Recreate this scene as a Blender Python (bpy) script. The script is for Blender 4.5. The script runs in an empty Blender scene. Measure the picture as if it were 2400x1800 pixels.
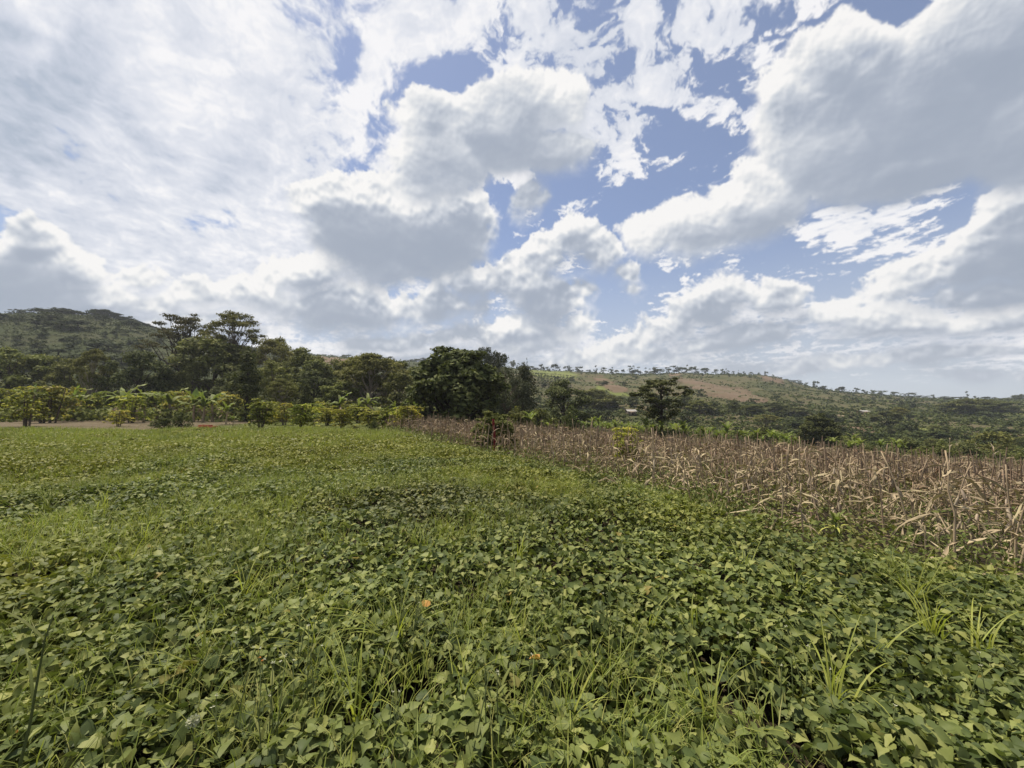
import bpy, math, random
import numpy as np
from mathutils import Vector, Matrix

R = math.radians
rng = np.random.default_rng(11)
random.seed(5)
scene = bpy.context.scene
COL = scene.collection

# ------------------------------------------------------------------ camera
CAM_Z = 1.65
PITCH = R(3.8)
FPX = 900.0                      # focal length in photograph pixels (2400 wide)
cam_data = bpy.data.cameras.new('camera')
cam_data.sensor_width = 36.0
cam_data.lens = 36.0 * FPX / 2400.0
cam_data.clip_start = 0.05
cam_data.clip_end = 6000.0
cam = bpy.data.objects.new('camera', cam_data)
COL.objects.link(cam)
cam.location = (0, 0, CAM_Z)
cam.rotation_euler = (math.pi / 2 + PITCH, 0, 0)
scene.camera = cam

# ------------------------------------------------------------------ exposure
vs = scene.view_settings
vs.view_transform = 'Standard'
vs.look = 'None'
vs.gamma = 1.0
vs.use_curve_mapping = False
vs.exposure = 0.45
scene.cycles.max_bounces = 6
scene.cycles.diffuse_bounces = 3
scene.cycles.glossy_bounces = 1
scene.cycles.transmission_bounces = 3
scene.cycles.transparent_max_bounces = 4
scene.cycles.volume_bounces = 0
scene.cycles.use_denoising = True
scene.cycles.denoiser = 'OPENIMAGEDENOISE'
scene.cycles.denoising_input_passes = 'RGB_ALBEDO_NORMAL'
scene.cycles.denoising_prefilter = 'ACCURATE'

# ------------------------------------------------------------------ sun
SUN_EL, SUN_AZ = R(66), R(-50)    # high, ahead and to the left, behind thin cloud
sun = bpy.data.lights.new('sun', 'SUN')
sun.energy = 5.0
sun.angle = R(1.5)
sun.color = (1.0, 0.92, 0.77)
sun_o = bpy.data.objects.new('sun', sun)
COL.objects.link(sun_o)
sun_dir = Vector((math.sin(SUN_AZ) * math.cos(SUN_EL), math.cos(SUN_AZ) * math.cos(SUN_EL), math.sin(SUN_EL)))
sun_o.rotation_euler = sun_dir.to_track_quat('Z', 'Y').to_euler()

# ------------------------------------------------------------------ sky
def ray(px, py):
    """Direction of a photograph pixel."""
    cx, cy = (px - 1200.0) / FPX, (900.0 - py) / FPX
    return np.array([cx, math.cos(PITCH) - cy * math.sin(PITCH), math.sin(PITCH) + cy * math.cos(PITCH)])

world = bpy.data.worlds.new('World')
scene.world = world
world.use_nodes = True
NT = world.node_tree
NT.nodes.clear()

class G:
    """Small helper that writes node arithmetic."""
    def __init__(s, tree): s.t = tree
    def n(s, kind, **kw):
        x = s.t.nodes.new(kind)
        for k, v in kw.items(): setattr(x, k, v)
        return x
    def put(s, sock, v):
        if isinstance(v, bpy.types.NodeSocket): s.t.links.new(v, sock)
        else: sock.default_value = v
    def m(s, op, *a, clamp=False):
        x = s.n('ShaderNodeMath', operation=op, use_clamp=clamp)
        for i, v in enumerate(a): s.put(x.inputs[i], v)
        return x.outputs[0]
    def v(s, op, *a):
        x = s.n('ShaderNodeVectorMath', operation=op)
        for i, q in enumerate(a): s.put(x.inputs[i], q)
        return x.outputs['Value'] if op in ('LENGTH', 'DOT_PRODUCT', 'DISTANCE') else x.outputs['Vector']
    def scale(s, vec, f):
        x = s.n('ShaderNodeVectorMath', operation='SCALE')
        s.put(x.inputs[0], vec); s.put(x.inputs['Scale'], f)
        return x.outputs[0]
    def step(s, x, lo, hi, a=0.0, b=1.0, smooth=True):
        q = s.n('ShaderNodeMapRange', interpolation_type='SMOOTHSTEP' if smooth else 'LINEAR', clamp=True)
        for k, v in (('Value', x), ('From Min', lo), ('From Max', hi), ('To Min', a), ('To Max', b)): s.put(q.inputs[k], v)
        return q.outputs[0]
    def noise(s, vec, scale, detail=4, rough=0.55, dist=0.0, color=False, lac=2.0):
        x = s.n('ShaderNodeTexNoise')
        s.put(x.inputs['Vector'], vec)
        for k, v in (('Scale', scale), ('Detail', detail), ('Roughness', rough), ('Distortion', dist), ('Lacunarity', lac)): s.put(x.inputs[k], v)
        return x.outputs['Color' if color else 'Fac']
    def voro(s, vec, scale, detail=0, rough=0.5, smooth=0.4):
        x = s.n('ShaderNodeTexVoronoi', feature='SMOOTH_F1')
        s.put(x.inputs['Vector'], vec)
        for k, v in (('Scale', scale), ('Detail', detail), ('Roughness', rough), ('Smoothness', smooth)): s.put(x.inputs[k], v)
        return x.outputs['Distance']
    def mix(s, f, a, b):
        x = s.n('ShaderNodeMix', data_type='RGBA')
        for k, v in ((0, f), (6, a), (7, b)): s.put(x.inputs[k], v if isinstance(v, bpy.types.NodeSocket) or k == 0 else (*v, 1.0)[:4])
        return x.outputs[2]
    def ramp(s, f, stops):
        x = s.n('ShaderNodeValToRGB')
        e = x.color_ramp.elements
        while len(e) < len(stops): e.new(0.5)
        for q, (p, c) in zip(e, stops): q.position = p; q.color = (*c, 1.0)
        s.put(x.inputs[0], f)
        return x.outputs[0]
    def xyz(s, vec):
        x = s.n('ShaderNodeSeparateXYZ'); s.put(x.inputs[0], vec); return x.outputs
    def vec(s, x, y, z):
        q = s.n('ShaderNodeCombineXYZ')
        for i, v in enumerate((x, y, z)): s.put(q.inputs[i], v)
        return q.outputs[0]

SUN_U, SUN_V = math.tan(SUN_AZ), math.tan(SUN_EL) / math.cos(SUN_AZ)
CUMULUS = [
    ([  # low banks far off
        (700, 650, 110, 58, 10), (590, 690, 100, 48), (470, 700, 80, 40), (800, 720, 210, 70), (1000, 720, 190, 52), (1080, 680, 90, 60),
        (900, 790, 190, 36), (1090, 785, 110, 34), (350, 725, 110, 34), (1180, 800, 160, 44),
        (1490, 812, 90, 34, 15), (1590, 775, 100, 50, 20), (1690, 735, 95, 62, 25), (1745, 705, 60, 45), (1830, 722, 80, 50), (1720, 800, 230, 50, 5),
        (1960, 755, 105, 42, 12), (2100, 770, 210, 48, 8), (2330, 760, 240, 46, 8), (2250, 830, 260, 34, 4), (2050, 860, 300, 30, 3), (1500, 850, 400, 34), (900, 840, 500, 40), (350, 770, 350, 50), (2350, 880, 250, 24), (1650, 870, 250, 26),
        (62, 570, 85, 70), (10, 660, 190, 110), (170, 640, 120, 55, -25), (310, 668, 62, 38), (180, 720, 230, 60),
    ], 0.55, 3.8, 0.06),
    ([  # middle distance
        (1350, 575, 66, 62), (1405, 610, 66, 55), (1285, 615, 80, 60, 10), (1230, 670, 95, 76), (1290, 720, 115, 75), (1230, 780, 130, 50), (1345, 770, 60, 45),
        (2400, 560, 150, 140, 20), (2290, 610, 140, 90, 30), (2150, 660, 140, 62, 22), (2330, 690, 260, 60, 8),
        (770, 480, 95, 75), (860, 530, 165, 125), (1010, 560, 155, 135), (940, 620, 200, 70), (1080, 500, 75, 65),
        (1470, 655, 46, 30), (1490, 692, 30, 26),
    ], 0.34, 2.5, 0.05),
    ([  # overhead
        (1560, 560, 105, 75), (1660, 545, 150, 100, 10), (1800, 470, 180, 125, 35), (1930, 330, 185, 190, 35), (1850, 230, 100, 85, 20),
        (1950, 150, 110, 100, 30), (2010, 85, 80, 75), (2150, 230, 290, 190, 25), (2330, 110, 260, 190, 20), (2460, 280, 300, 190, 20), (2120, 390, 260, 100, 20), (2600, 60, 250, 200),
        (1010, 270, 95, 90), (1040, 360, 140, 125), (980, 430, 90, 60), (1180, 290, 150, 140), (1270, 230, 130, 105), (1290, 350, 110, 90), (1240, 462, 50, 78, -20),
    ], 0.22, 1.7, 0.10),
]
SHEET = [
    (200, 250, 480, 430), (520, 250, 420, 330, -20), (420, 560, 560, 220), (760, 180, 200, 180, -30), (1010, 60, 210, 95), (1260, 90, 230, 130),
    (1460, 130, 230, 150, 20), (1620, 70, 230, 100, 20), (1780, 90, 120, 60, 30), (1350, 200, 200, 160), (1320, 330, 120, 100, 40), (1660, 255, 110, 42, 25), (1440, 300, 130, 90, 30), (1430, 420, 80, 50), (1680, 250, 130, 60, 20), (1560, 200, 150, 90, 20), (1500, 380, 90, 50, 20), (1380, 480, 60, 40),
    (1980, 545, 170, 44, 18), (2090, 575, 120, 28, 8), (2050, 632, 110, 24, 8), (2150, 540, 70, 40), (1750, 740, 260, 60), (2300, 800, 420, 70), (1150, 820, 500, 60), (150, 450, 300, 120),
    (950, 360, 120, 170, -35), (1180, 400, 110, 60), (-200, 300, 300, 500), (1000, -150, 900, 160), (2100, -150, 500, 100),
]
HOLES = [
    (820, 130, 26, 90, -20), (880, 300, 46, 130, -28), (945, 430, 40, 50), (1080, 150, 110, 40, 15), (1165, 60, 26, 60), (690, 40, 60, 22, -20), (1500, 490, 120, 80, 30), (1570, 340, 110, 55, 25), (1680, 190, 70, 50, 30),
    (1150, 480, 70, 70), (1450, 700, 90, 90), (1950, 690, 110, 34, 20), (1900, 610, 90, 40, 20), (2240, 500, 130, 28, 22), (1850, 60, 70, 30, 40), (20, 520, 60, 30), (400, 130, 30, 110, 35), (520, 520, 70, 20), (1330, 420, 70, 60),
]
GREY = [(0, 200, 180, 260), (210, 150, 130, 160), (60, 380, 160, 90), (540, 400, 90, 60), (330, 240, 120, 60, -40)]
# ---- cloud cover, computed on a tangent plane of the sky (u = x/y, v = z/y) and laid into a panorama
_tab = np.random.default_rng(3).standard_normal((3, 32, 32, 32)).astype(np.float32)
_tab /= np.sqrt((_tab ** 2).sum(0))

def perlin(x, y, z):
    xi, yi, zi = np.floor(x).astype(np.int32), np.floor(y).astype(np.int32), np.floor(z).astype(np.int32)
    fx, fy, fz = (x - xi).astype(np.float32), (y - yi).astype(np.float32), (z - zi).astype(np.float32)
    ux, uy, uz = (f * f * f * (f * (f * 6 - 15) + 10) for f in (fx, fy, fz))
    out = 0
    for a in (0, 1):
        wx = ux if a else 1 - ux
        for b in (0, 1):
            wy = uy if b else 1 - uy
            for c in (0, 1):
                wz = uz if c else 1 - uz
                i, j, k = (xi + a) & 31, (yi + b) & 31, (zi + c) & 31
                out = out + wx * wy * wz * (_tab[0][i, j, k] * (fx - a) + _tab[1][i, j, k] * (fy - b) + _tab[2][i, j, k] * (fz - c))
    return out * 1.5

def fbm(p, scale, octaves=5, rough=0.5, billow=False, off=0.0):
    s, amp, tot = 0, 1.0, 0.0
    for o in range(octaves):
        f = scale * 2.03 ** o
        n = perlin(p[0] * f + off + 7.3 * o, p[1] * f + 3.1 * o - off, p[2] * f + 1.7 * o)
        s = s + amp * ((0.42 - np.abs(n) * 1.9) if billow else n)
        tot += amp; amp *= rough
    return s / tot

def sstep(x, a, b):
    t = np.clip((x - a) / (b - a), 0, 1)
    return t * t * (3 - 2 * t)

def blur(a, n):
    """Box blur done twice, edges held."""
    for ax in (0, 1):
        for _ in (0, 1):
            pad = [(0, 0), (0, 0)]; pad[ax] = (n + 1, n)
            c = np.cumsum(np.pad(a, pad, mode='edge'), axis=ax, dtype=np.float64)
            hi = np.take(c, np.arange(2 * n + 1, c.shape[ax]), axis=ax)
            lo = np.take(c, np.arange(0, c.shape[ax] - 2 * n - 1), axis=ax)
            a = ((hi - lo) / (2 * n + 1)).astype(np.float32)
    return a

def sample(a, x, y):
    x = np.clip(x, 0, a.shape[1] - 1.001); y = np.clip(y, 0, a.shape[0] - 1.001)
    xi, yi = x.astype(np.int32), y.astype(np.int32)
    fx, fy = (x - xi).astype(np.float32), (y - yi).astype(np.float32)
    if a.ndim == 3: fx, fy = fx[..., None], fy[..., None]
    return (a[yi, xi] * (1 - fx) + a[yi, xi + 1] * fx) * (1 - fy) + (a[yi + 1, xi] * (1 - fx) + a[yi + 1, xi + 1] * fx) * fy

def field(blobs, U, V, unit=80.0, k=0.22):
    """Depth (in steps of UNIT photograph pixels) inside a union of soft ellipses; each is a cloud mass at its own bearing and height."""
    S = np.full(U.shape, -9.0, np.float32)
    for (px, py, rx, ry, *rot) in blobs:
        d = ray(px, py)
        a = R(rot[0]) if rot else 0.0
        x, y = U - d[0] / d[1], V - d[2] / d[1]
        xr, yr = x * math.cos(a) + y * math.sin(a), -x * math.sin(a) + y * math.cos(a)
        q = (1 - np.sqrt((xr / rx) ** 2 + (yr / ry) ** 2) * FPX) * (min(rx, ry) * 1.15 / unit)
        h = np.clip(0.5 + 0.5 * (q - S) / k, 0, 1)
        S = S * (1 - h) + q * h + k * h * (1 - h)
    return S

def mixc(c, col, m):
    return c * (1 - m[..., None]) + col * m[..., None]

def ramp(t, stops):
    ps = [p for p, _ in stops]
    return np.stack([np.interp(t, ps, [c[i] for _, c in stops]) for i in range(3)], -1).astype(np.float32)

def cloud_plane():
    """Colour and coverage of the clouds over the tangent plane."""
    du = 1.7 / 900
    u = np.arange(-1.75, 1.75, du, dtype=np.float32); v = np.arange(-0.06, 1.32, du, dtype=np.float32)
    U, V = np.meshgrid(u, v)
    n = np.sqrt(1 + U * U + V * V)
    p = (U / n, 1 / n, V / n)
    wx, wy = fbm(p, 3.0, 4, off=5.0), fbm(p, 3.0, 4, off=19.0)
    fx, fy = fbm(p, 13.0, 5, 0.6, off=31.0), fbm(p, 13.0, 5, 0.6, off=47.0)
    bil = fbm((p[0] + 0.02 * wx, p[1], p[2] + 0.02 * wy), 8.0, 6, 0.58, billow=True)
    bil2 = fbm((p[0] + 0.01 * fx, p[1], p[2] + 0.01 * fy), 27.0, 5, 0.62, billow=True, off=3.0)
    sx, sy = (SUN_U - u[0]) / du, (SUN_V - v[0]) / du
    X, Y = np.meshgrid(np.arange(len(u), dtype=np.float32), np.arange(len(v), dtype=np.float32))
    L = np.hypot(sx - X, sy - Y)
    # high thin sheet
    zz = np.maximum(p[2], 0) + 0.17
    q = (p[0] / zz + 0.12 * wx, p[1] / zz + 0.12 * wy, np.zeros_like(zz) + 0.3)
    a = R(38)
    qs = ((q[0] * math.cos(a) + q[1] * math.sin(a)) * 1.7, (-q[0] * math.sin(a) + q[1] * math.cos(a)) * 0.8, q[2])
    t1, t2 = fbm(qs, 2.4, 7, 0.66), fbm(q, 0.9, 5, 0.55, off=9.0)
    t3 = fbm((q[0] + 0.05 * fx, q[1] + 0.05 * fy, q[2]), 15.0, 5, 0.62, off=21.0)
    t1, t2, t3 = (t / t.std() for t in (t1, t2, t3))
    Us, Vs = U + 0.06 * wx, V + 0.06 * wy
    S = field(SHEET, Us, Vs, 80.0, 0.9)
    H = field(HOLES, Us, Vs, 80.0, 0.5)
    want = sstep(S, -0.75, 0.75) * (1 + 0.35 * sstep(-U, 0.35, 0.75)) - 0.75 * sstep(H, -0.75, 0.45)
    flk = sstep(U, -0.30, 0.05)
    ds = (want - 0.40) * 2.1 + t1 * (0.42 - 0.12 * flk) + t2 * 0.16 + t3 * (0.27 + 0.39 * flk) - 0.10 * flk
    sm = sstep(ds, -0.30, 0.62 + 0.25 * (1 - flk)) * 0.96 * sstep(V, 0.03, 0.14)
    grey = sstep(field(GREY, U + 0.12 * wx + 0.04 * fx, V + 0.12 * wy + 0.04 * fy), -0.3, 1.0)
    sl = np.clip(0.80 + t1 * 0.10 + t2 * 0.10 + t3 * 0.10 - 0.45 * grey, 0, 1)
    col = ramp(sl, [(0.0, (0.44, 0.50, 0.60)), (0.40, (0.62, 0.66, 0.75)), (0.75, (0.78, 0.80, 0.86)), (1.0, (0.95, 0.94, 0.95))])
    cov = np.maximum(sm, grey * 0.9)
    # cumulus layers, far ones first
    for layer, (blobs, dark, thick, blunt) in enumerate(CUMULUS):
        S = field(blobs, U + 0.075 * wx + 0.016 * fx, V + 0.065 * wy + 0.016 * fy)
        up = sstep(S - sample(S, X, Y + 16.0), -0.22, 0.28)              # 1 towards tops, 0 towards bases
        d = S + (0.68 * bil + 0.30 * bil2) * (0.5 + 0.5 * up) + 0.15
        w = 0.10 + 0.55 * (1 - up) + 0.12 * np.clip(wx * 3, 0, 1) + blunt
        m = sstep(d, 0.0, w)
        th = np.clip(d + 0.05, 0, 1.5) * m
        ths = blur(th, 2)
        tau = 0
        for k in range(1, 15):                                            # light drawn from the sun through the cloud
            tau = tau + sample(ths, X + (sx - X) / L * 7.0 * k, Y + (sy - Y) / L * 7.0 * k)
        tau = tau / 14
        deep = sstep(blur(th, 12), 0.1, 1.35)
        lit = 0.22 + 0.86 * np.exp(-thick * blur(tau, 2)) - dark * deep + (0.42 if layer == 0 else 0.26) * (up - 0.45)
        soft = blur(bil + 0.35 * bil2, 1)
        gap = 5 if layer == 2 else 8
        rel = (soft - sample(soft, X + (sx - X) / L * gap, Y + (sy - Y) / L * gap)) * (1.0 if layer == 2 else 1.5)
        lit = lit + 1.0 * rel * (0.3 + 0.7 * sstep(lit, 0.1, 0.6)) + 0.32 * fbm((p[0], p[1], p[2] * 1.3), 15.0, 4, 0.6, off=layer * 5.0) + 0.80 * fbm((p[0] + 0.05 * wx, p[1], p[2] * 1.6 + 0.05 * wy), 5.0, 5, off=layer * 11.0)
        if layer == 0: lit = lit - 0.14 - 0.14 * sstep(-V, -0.45, -0.15)
        else: lit = lit - 0.07
        lit = np.where(lit < 0.25, 0.25 * np.exp((lit - 0.25) / 0.25), lit)
        c = ramp(np.clip(lit, 0, 1), [(0.0, (0.345, 0.395, 0.485)), (0.25, (0.445, 0.49, 0.575)), (0.55, (0.61, 0.645, 0.705)), (0.8, (0.79, 0.80, 0.815)), (1.0, (0.95, 0.935, 0.92))])
        if layer == 0: c = mixc(c, np.array([0.66, 0.69, 0.735], np.float32), 0.02 + 0.26 * sstep(-V, -0.30, -0.03))
        m = m * 0.985
        tot = np.maximum(1 - (1 - m) * (1 - cov), 1e-4)
        col = mixc(col, c, m / tot)
        cov = 1 - (1 - m) * (1 - cov)
    return u, v, du, col, cov

def sky_panorama():
    """The clouds round the whole sky: worked out over the part ahead, carried on behind as its mirror image, mottled thin cloud elsewhere."""
    u, v, du, col, cov = cloud_plane()
    W, Hh = 3600, 1800
    el = (np.arange(Hh // 2 - 40, Hh) + 0.5) / Hh * math.pi - math.pi / 2
    TH, EL = np.meshgrid((np.arange(W) + 0.5) / W * 2 * math.pi - math.pi, el)   # read the way an equirectangular map is read
    dx, dy, dz = np.cos(TH) * np.cos(EL), -np.sin(TH) * np.cos(EL), np.sin(EL)
    ay = np.maximum(np.abs(dy), 1e-3)
    uu, vv = dx / ay, dz / ay
    inside = sstep(1.70 - np.abs(uu), 0.0, 0.22) * sstep(1.29 - vv, 0.0, 0.15)
    c = sample(col, (uu - u[0]) / du, (vv - v[0]) / du); a = sample(cov, (uu - u[0]) / du, (vv - v[0]) / du)
    k = 4                                                    # coarse mottled cover for the rest
    q = tuple(z[::k, ::k].astype(np.float32) for z in (dx, dy, dz))
    t = fbm(q, 3.0, 5, 0.6); t2 = fbm(q, 1.6, 4, 0.5, off=5.0)
    gc = ramp(np.clip(0.62 + 0.8 * t + 0.5 * t2, 0, 1), [(0.0, (0.40, 0.45, 0.53)), (0.4, (0.62, 0.66, 0.72)), (1.0, (0.93, 0.92, 0.92))])
    ga = sstep(t2 + 0.6 * t, -0.45, 0.15) * 0.95
    yy, xx = np.meshgrid(np.arange(len(el)) / k, np.arange(W) / k, indexing='ij')
    gc, ga = sample(gc, xx, yy), sample(ga, xx, yy)
    c = mixc(gc, c, inside.astype(np.float32)); a = ga * (1 - inside) + a * inside
    out = []
    for name, plane in (('cloud_colour', c), ('cloud_cover', np.repeat(a[..., None], 3, -1))):
        px = np.ones((Hh, W, 4), np.float32)
        px[..., :3] = 0
        px[Hh // 2 - 40:, :, :3] = plane
        img = bpy.data.images.new(name, W, Hh, alpha=False, float_buffer=True)
        img.colorspace_settings.name = 'Non-Color'
        img.pixels.foreach_set(px.ravel())
        img.update()
        out.append(img)
    return out

g = G(NT)
tc = g.n('ShaderNodeTexCoord')
D = tc.outputs['Generated']
dz = g.xyz(D)[2]
env, cover = (g.n('ShaderNodeTexEnvironment', interpolation='Linear') for _ in (0, 1))
env.image, cover.image = sky_panorama()
NT.links.new(D, env.inputs[0]); NT.links.new(D, cover.inputs[0])
sky = g.n('ShaderNodeTexSky', sky_type='NISHITA', sun_disc=False)
sky.sun_elevation = SUN_EL
sky.sun_rotation = SUN_AZ
sky.altitude = 1200
sky.dust_density = 1.5
CW = 10.0                        # the Background runs near strength 0.1
low = g.step(dz, 0.0, 0.45, 0.90, 0.22)
base = g.mix(low, g.v('MULTIPLY', sky.outputs[0], (1.10, 1.15, 1.32)), (0.56 * CW, 0.605 * CW, 0.67 * CW))
full = g.mix(cover.outputs['Color'], base, g.scale(env.outputs['Color'], CW))
bg = g.n('ShaderNodeBackground')
g.put(bg.inputs['Color'], full)
bg.inputs['Strength'].default_value = 0.073
wo = g.n('ShaderNodeOutputWorld')
NT.links.new(bg.outputs[0], wo.inputs[0])

# ------------------------------------------------------------------ mesh helpers
def link(name, mesh, parent=None, loc=None, **props):
    o = bpy.data.objects.new(name, mesh)
    COL.objects.link(o)
    if parent is not None: o.parent = parent
    if loc is not None: o.location = loc
    for k, v in props.items(): o[k] = v
    return o

def mesh(name, V, faces, mats, index=None, smooth=False):
    """A mesh from one vertex array and a list of face arrays (triangles or quads)."""
    me = bpy.data.meshes.new(name)
    V = np.asarray(V, np.float32)
    faces = [np.asarray(f, np.int32) for f in faces if len(f)]
    loops = np.concatenate([f.ravel() for f in faces])
    sizes = np.concatenate([np.full(len(f), f.shape[1], np.int32) for f in faces])
    me.vertices.add(len(V)); me.vertices.foreach_set('co', V.ravel())
    me.loops.add(len(loops)); me.loops.foreach_set('vertex_index', loops)
    me.polygons.add(len(sizes))
    me.polygons.foreach_set('loop_start', np.concatenate([[0], np.cumsum(sizes)[:-1]]).astype(np.int32))
    if index is not None: me.polygons.foreach_set('material_index', np.asarray(index, np.int32))
    if smooth: me.polygons.foreach_set('use_smooth', np.ones(len(sizes), bool))
    for m in (mats if isinstance(mats, (list, tuple)) else [mats]): me.materials.append(m)
    me.update(calc_edges=True)
    return me

ORD = ['', 'second ', 'third ', 'fourth ', 'fifth ', 'sixth ', 'seventh ', 'eighth ', 'ninth ', 'tenth ', 'eleventh ', 'twelfth ']
PENDING = []
def tell_apart(o, noun, px, py, marks):
    """Names a thing by its look and its place beside the nearest landmark; like ones are told apart by their order outward from it."""
    mk = min(marks, key=lambda m_: math.hypot(m_[0] - px, 1.6 * (m_[1] - py)))
    dx, dy = px - mk[0], py - mk[1]
    side = ('right of' if dx > 0 else 'left of') if abs(dx) > 0.8 * abs(dy) else ('below' if dy > 0 else 'above')
    PENDING.append((o, noun, side, mk[2], math.hypot(dx, dy)))
def settle_labels():
    by = {}
    for r in PENDING: by.setdefault(r[1:4], []).append(r)
    for (noun, side, mark), rows in by.items():
        rows.sort(key=lambda r: r[4])
        for i, r in enumerate(rows):
            r[0]['label'] = '%s%s %s %s' % (ORD[i], noun, side, mark) if i < 12 else '%s far out %s %s' % (noun, side, mark)
            if i >= 12: r[0]['group'] = '%s far out %s %s' % (noun, side, mark)

class MB:
    """Collects pieces of geometry that belong to one mesh."""
    def __init__(s): s.V, s.F, s.I, s.n = [], [], [], 0
    def add(s, V, F, mi=0):
        V = np.asarray(V, np.float32).reshape(-1, 3)
        for f in (F if isinstance(F, list) else [F]):
            f = np.asarray(f, np.int64)
            s.F.append(f + s.n); s.I.append(np.full(len(f), mi, np.int32))
        s.V.append(V); s.n += len(V)
        return s
    def build(s, name, mats, smooth=False):
        return mesh(name, np.concatenate(s.V), s.F, mats, np.concatenate(s.I), smooth)

def euler(yaw, pitch, roll):
    """Rotation matrices: roll about y, then pitch about x, then yaw about z."""
    cy, sy, cp, sp, cr, sr = np.cos(yaw), np.sin(yaw), np.cos(pitch), np.sin(pitch), np.cos(roll), np.sin(roll)
    o, l = np.zeros_like(cy), np.ones_like(cy)
    Z = np.stack([np.stack([cy, -sy, o], -1), np.stack([sy, cy, o], -1), np.stack([o, o, l], -1)], -2)
    X = np.stack([np.stack([l, o, o], -1), np.stack([o, cp, -sp], -1), np.stack([o, sp, cp], -1)], -2)
    Y = np.stack([np.stack([cr, o, sr], -1), np.stack([o, l, o], -1), np.stack([-sr, o, cr], -1)], -2)
    return Z @ X @ Y

def scatter(T, F, M, pos):
    """Copies of a template (T, F), one per matrix in M."""
    T, F = np.asarray(T, np.float32), np.asarray(F)
    V = np.einsum('nij,kj->nki', M, T) + pos[:, None, :]
    k, n = len(T), len(M)
    return V.reshape(-1, 3), (F[None] + (np.arange(n) * k)[:, None, None]).reshape(-1, F.shape[1])

def tube(pts, rad, sides=6):
    pts, rad = np.asarray(pts, float), np.asarray(rad, float)
    n = len(pts)
    d = np.gradient(pts, axis=0); d /= np.linalg.norm(d, axis=1, keepdims=True) + 1e-9
    ref = np.where(np.abs(d[:, 2:3]) > 0.9, [[1.0, 0, 0]], [[0, 0, 1.0]])
    a = np.cross(d, ref); a /= np.linalg.norm(a, axis=1, keepdims=True) + 1e-9
    b = np.cross(d, a)
    t = np.arange(sides) / sides * 2 * math.pi
    V = pts[:, None] + rad[:, None, None] * (np.cos(t)[None, :, None] * a[:, None] + np.sin(t)[None, :, None] * b[:, None])
    i, j = np.meshgrid(np.arange(n - 1), np.arange(sides), indexing='ij')
    i, j = i.ravel(), j.ravel()
    F = np.stack([i * sides + j, i * sides + (j + 1) % sides, (i + 1) * sides + (j + 1) % sides, (i + 1) * sides + j], -1)
    V = np.concatenate([V.reshape(-1, 3), pts[-1:]])
    cap = np.stack([np.full(sides, n * sides), (n - 1) * sides + np.arange(sides), (n - 1) * sides + (np.arange(sides) + 1) % sides], -1)
    return V, [F, cap]

def strips(base, yaw, length, lean, curve, width, seg=4, fold=0.0, twist=0.0, shape='blade'):
    """Arching blades: each leaves its base at an angle from the vertical and bends over along its length."""
    n = len(yaw)
    s = np.linspace(0, 1, seg + 1)
    ang = lean[:, None] + curve[:, None] * s[None] ** 1.3
    dl = length[:, None] / seg
    r = np.cumsum(np.concatenate([np.zeros((n, 1)), np.sin(ang[:, :-1]) * dl], 1), 1)
    z = np.cumsum(np.concatenate([np.zeros((n, 1)), np.cos(ang[:, :-1]) * dl], 1), 1)
    dirx, diry = np.cos(yaw)[:, None], np.sin(yaw)[:, None]
    C = np.stack([base[:, :1] + r * dirx, base[:, 1:2] + r * diry, base[:, 2:3] + z], -1)
    if shape == 'blade': w = (1 - s) ** 0.7 * np.minimum(1, 0.55 + s * 3)
    elif shape == 'paddle': w = np.sin(np.clip(s * 0.93 + 0.07, 0, 1) * math.pi) ** 0.55
    else: w = np.minimum(1, s * 4 + 0.35) * (1 - s ** 3) + 0.03
    w = w[None] * width[:, None] / 2
    tw = np.asarray(twist) * s[None] if np.ndim(twist) == 0 else twist[:, None] * s[None]
    side = np.stack([-diry * np.cos(tw) , dirx * np.cos(tw), np.sin(tw) * np.ones_like(dirx)], -1)
    up = np.stack([-np.cos(ang) * dirx, -np.cos(ang) * diry, np.sin(ang)], -1)
    k = seg + 1
    if fold:
        Lf, Rt = C - side * w[..., None] + up * (w * fold)[..., None], C + side * w[..., None] + up * (w * fold)[..., None]
        V = np.stack([Lf, C, Rt], 2).reshape(-1, 3)
        q = []
        for c in (0, 1):
            j = np.arange(seg) * 3 + c
            q.append(np.stack([j, j + 1, j + 4, j + 3], -1))
        q = np.concatenate(q); per = 3 * k
    else:
        V = np.stack([C - side * w[..., None], C + side * w[..., None]], 2).reshape(-1, 3)
        j = np.arange(seg) * 2
        q = np.stack([j, j + 1, j + 3, j + 2], -1); per = 2 * k
    F = (q[None] + (np.arange(n) * per)[:, None, None]).reshape(-1, 4)
    return V, F

U_ = lambda a, b, n=None: rng.uniform(a, b, n)

# ------------------------------------------------------------------ materials
def material(name, rough=0.8, spec=0.2):
    m = bpy.data.materials.new(name); m.use_nodes = True
    q = G(m.node_tree)
    b = m.node_tree.nodes['Principled BSDF']
    b.inputs['Roughness'].default_value = rough
    b.inputs['Specular IOR Level'].default_value = spec
    return m, q, b

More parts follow.
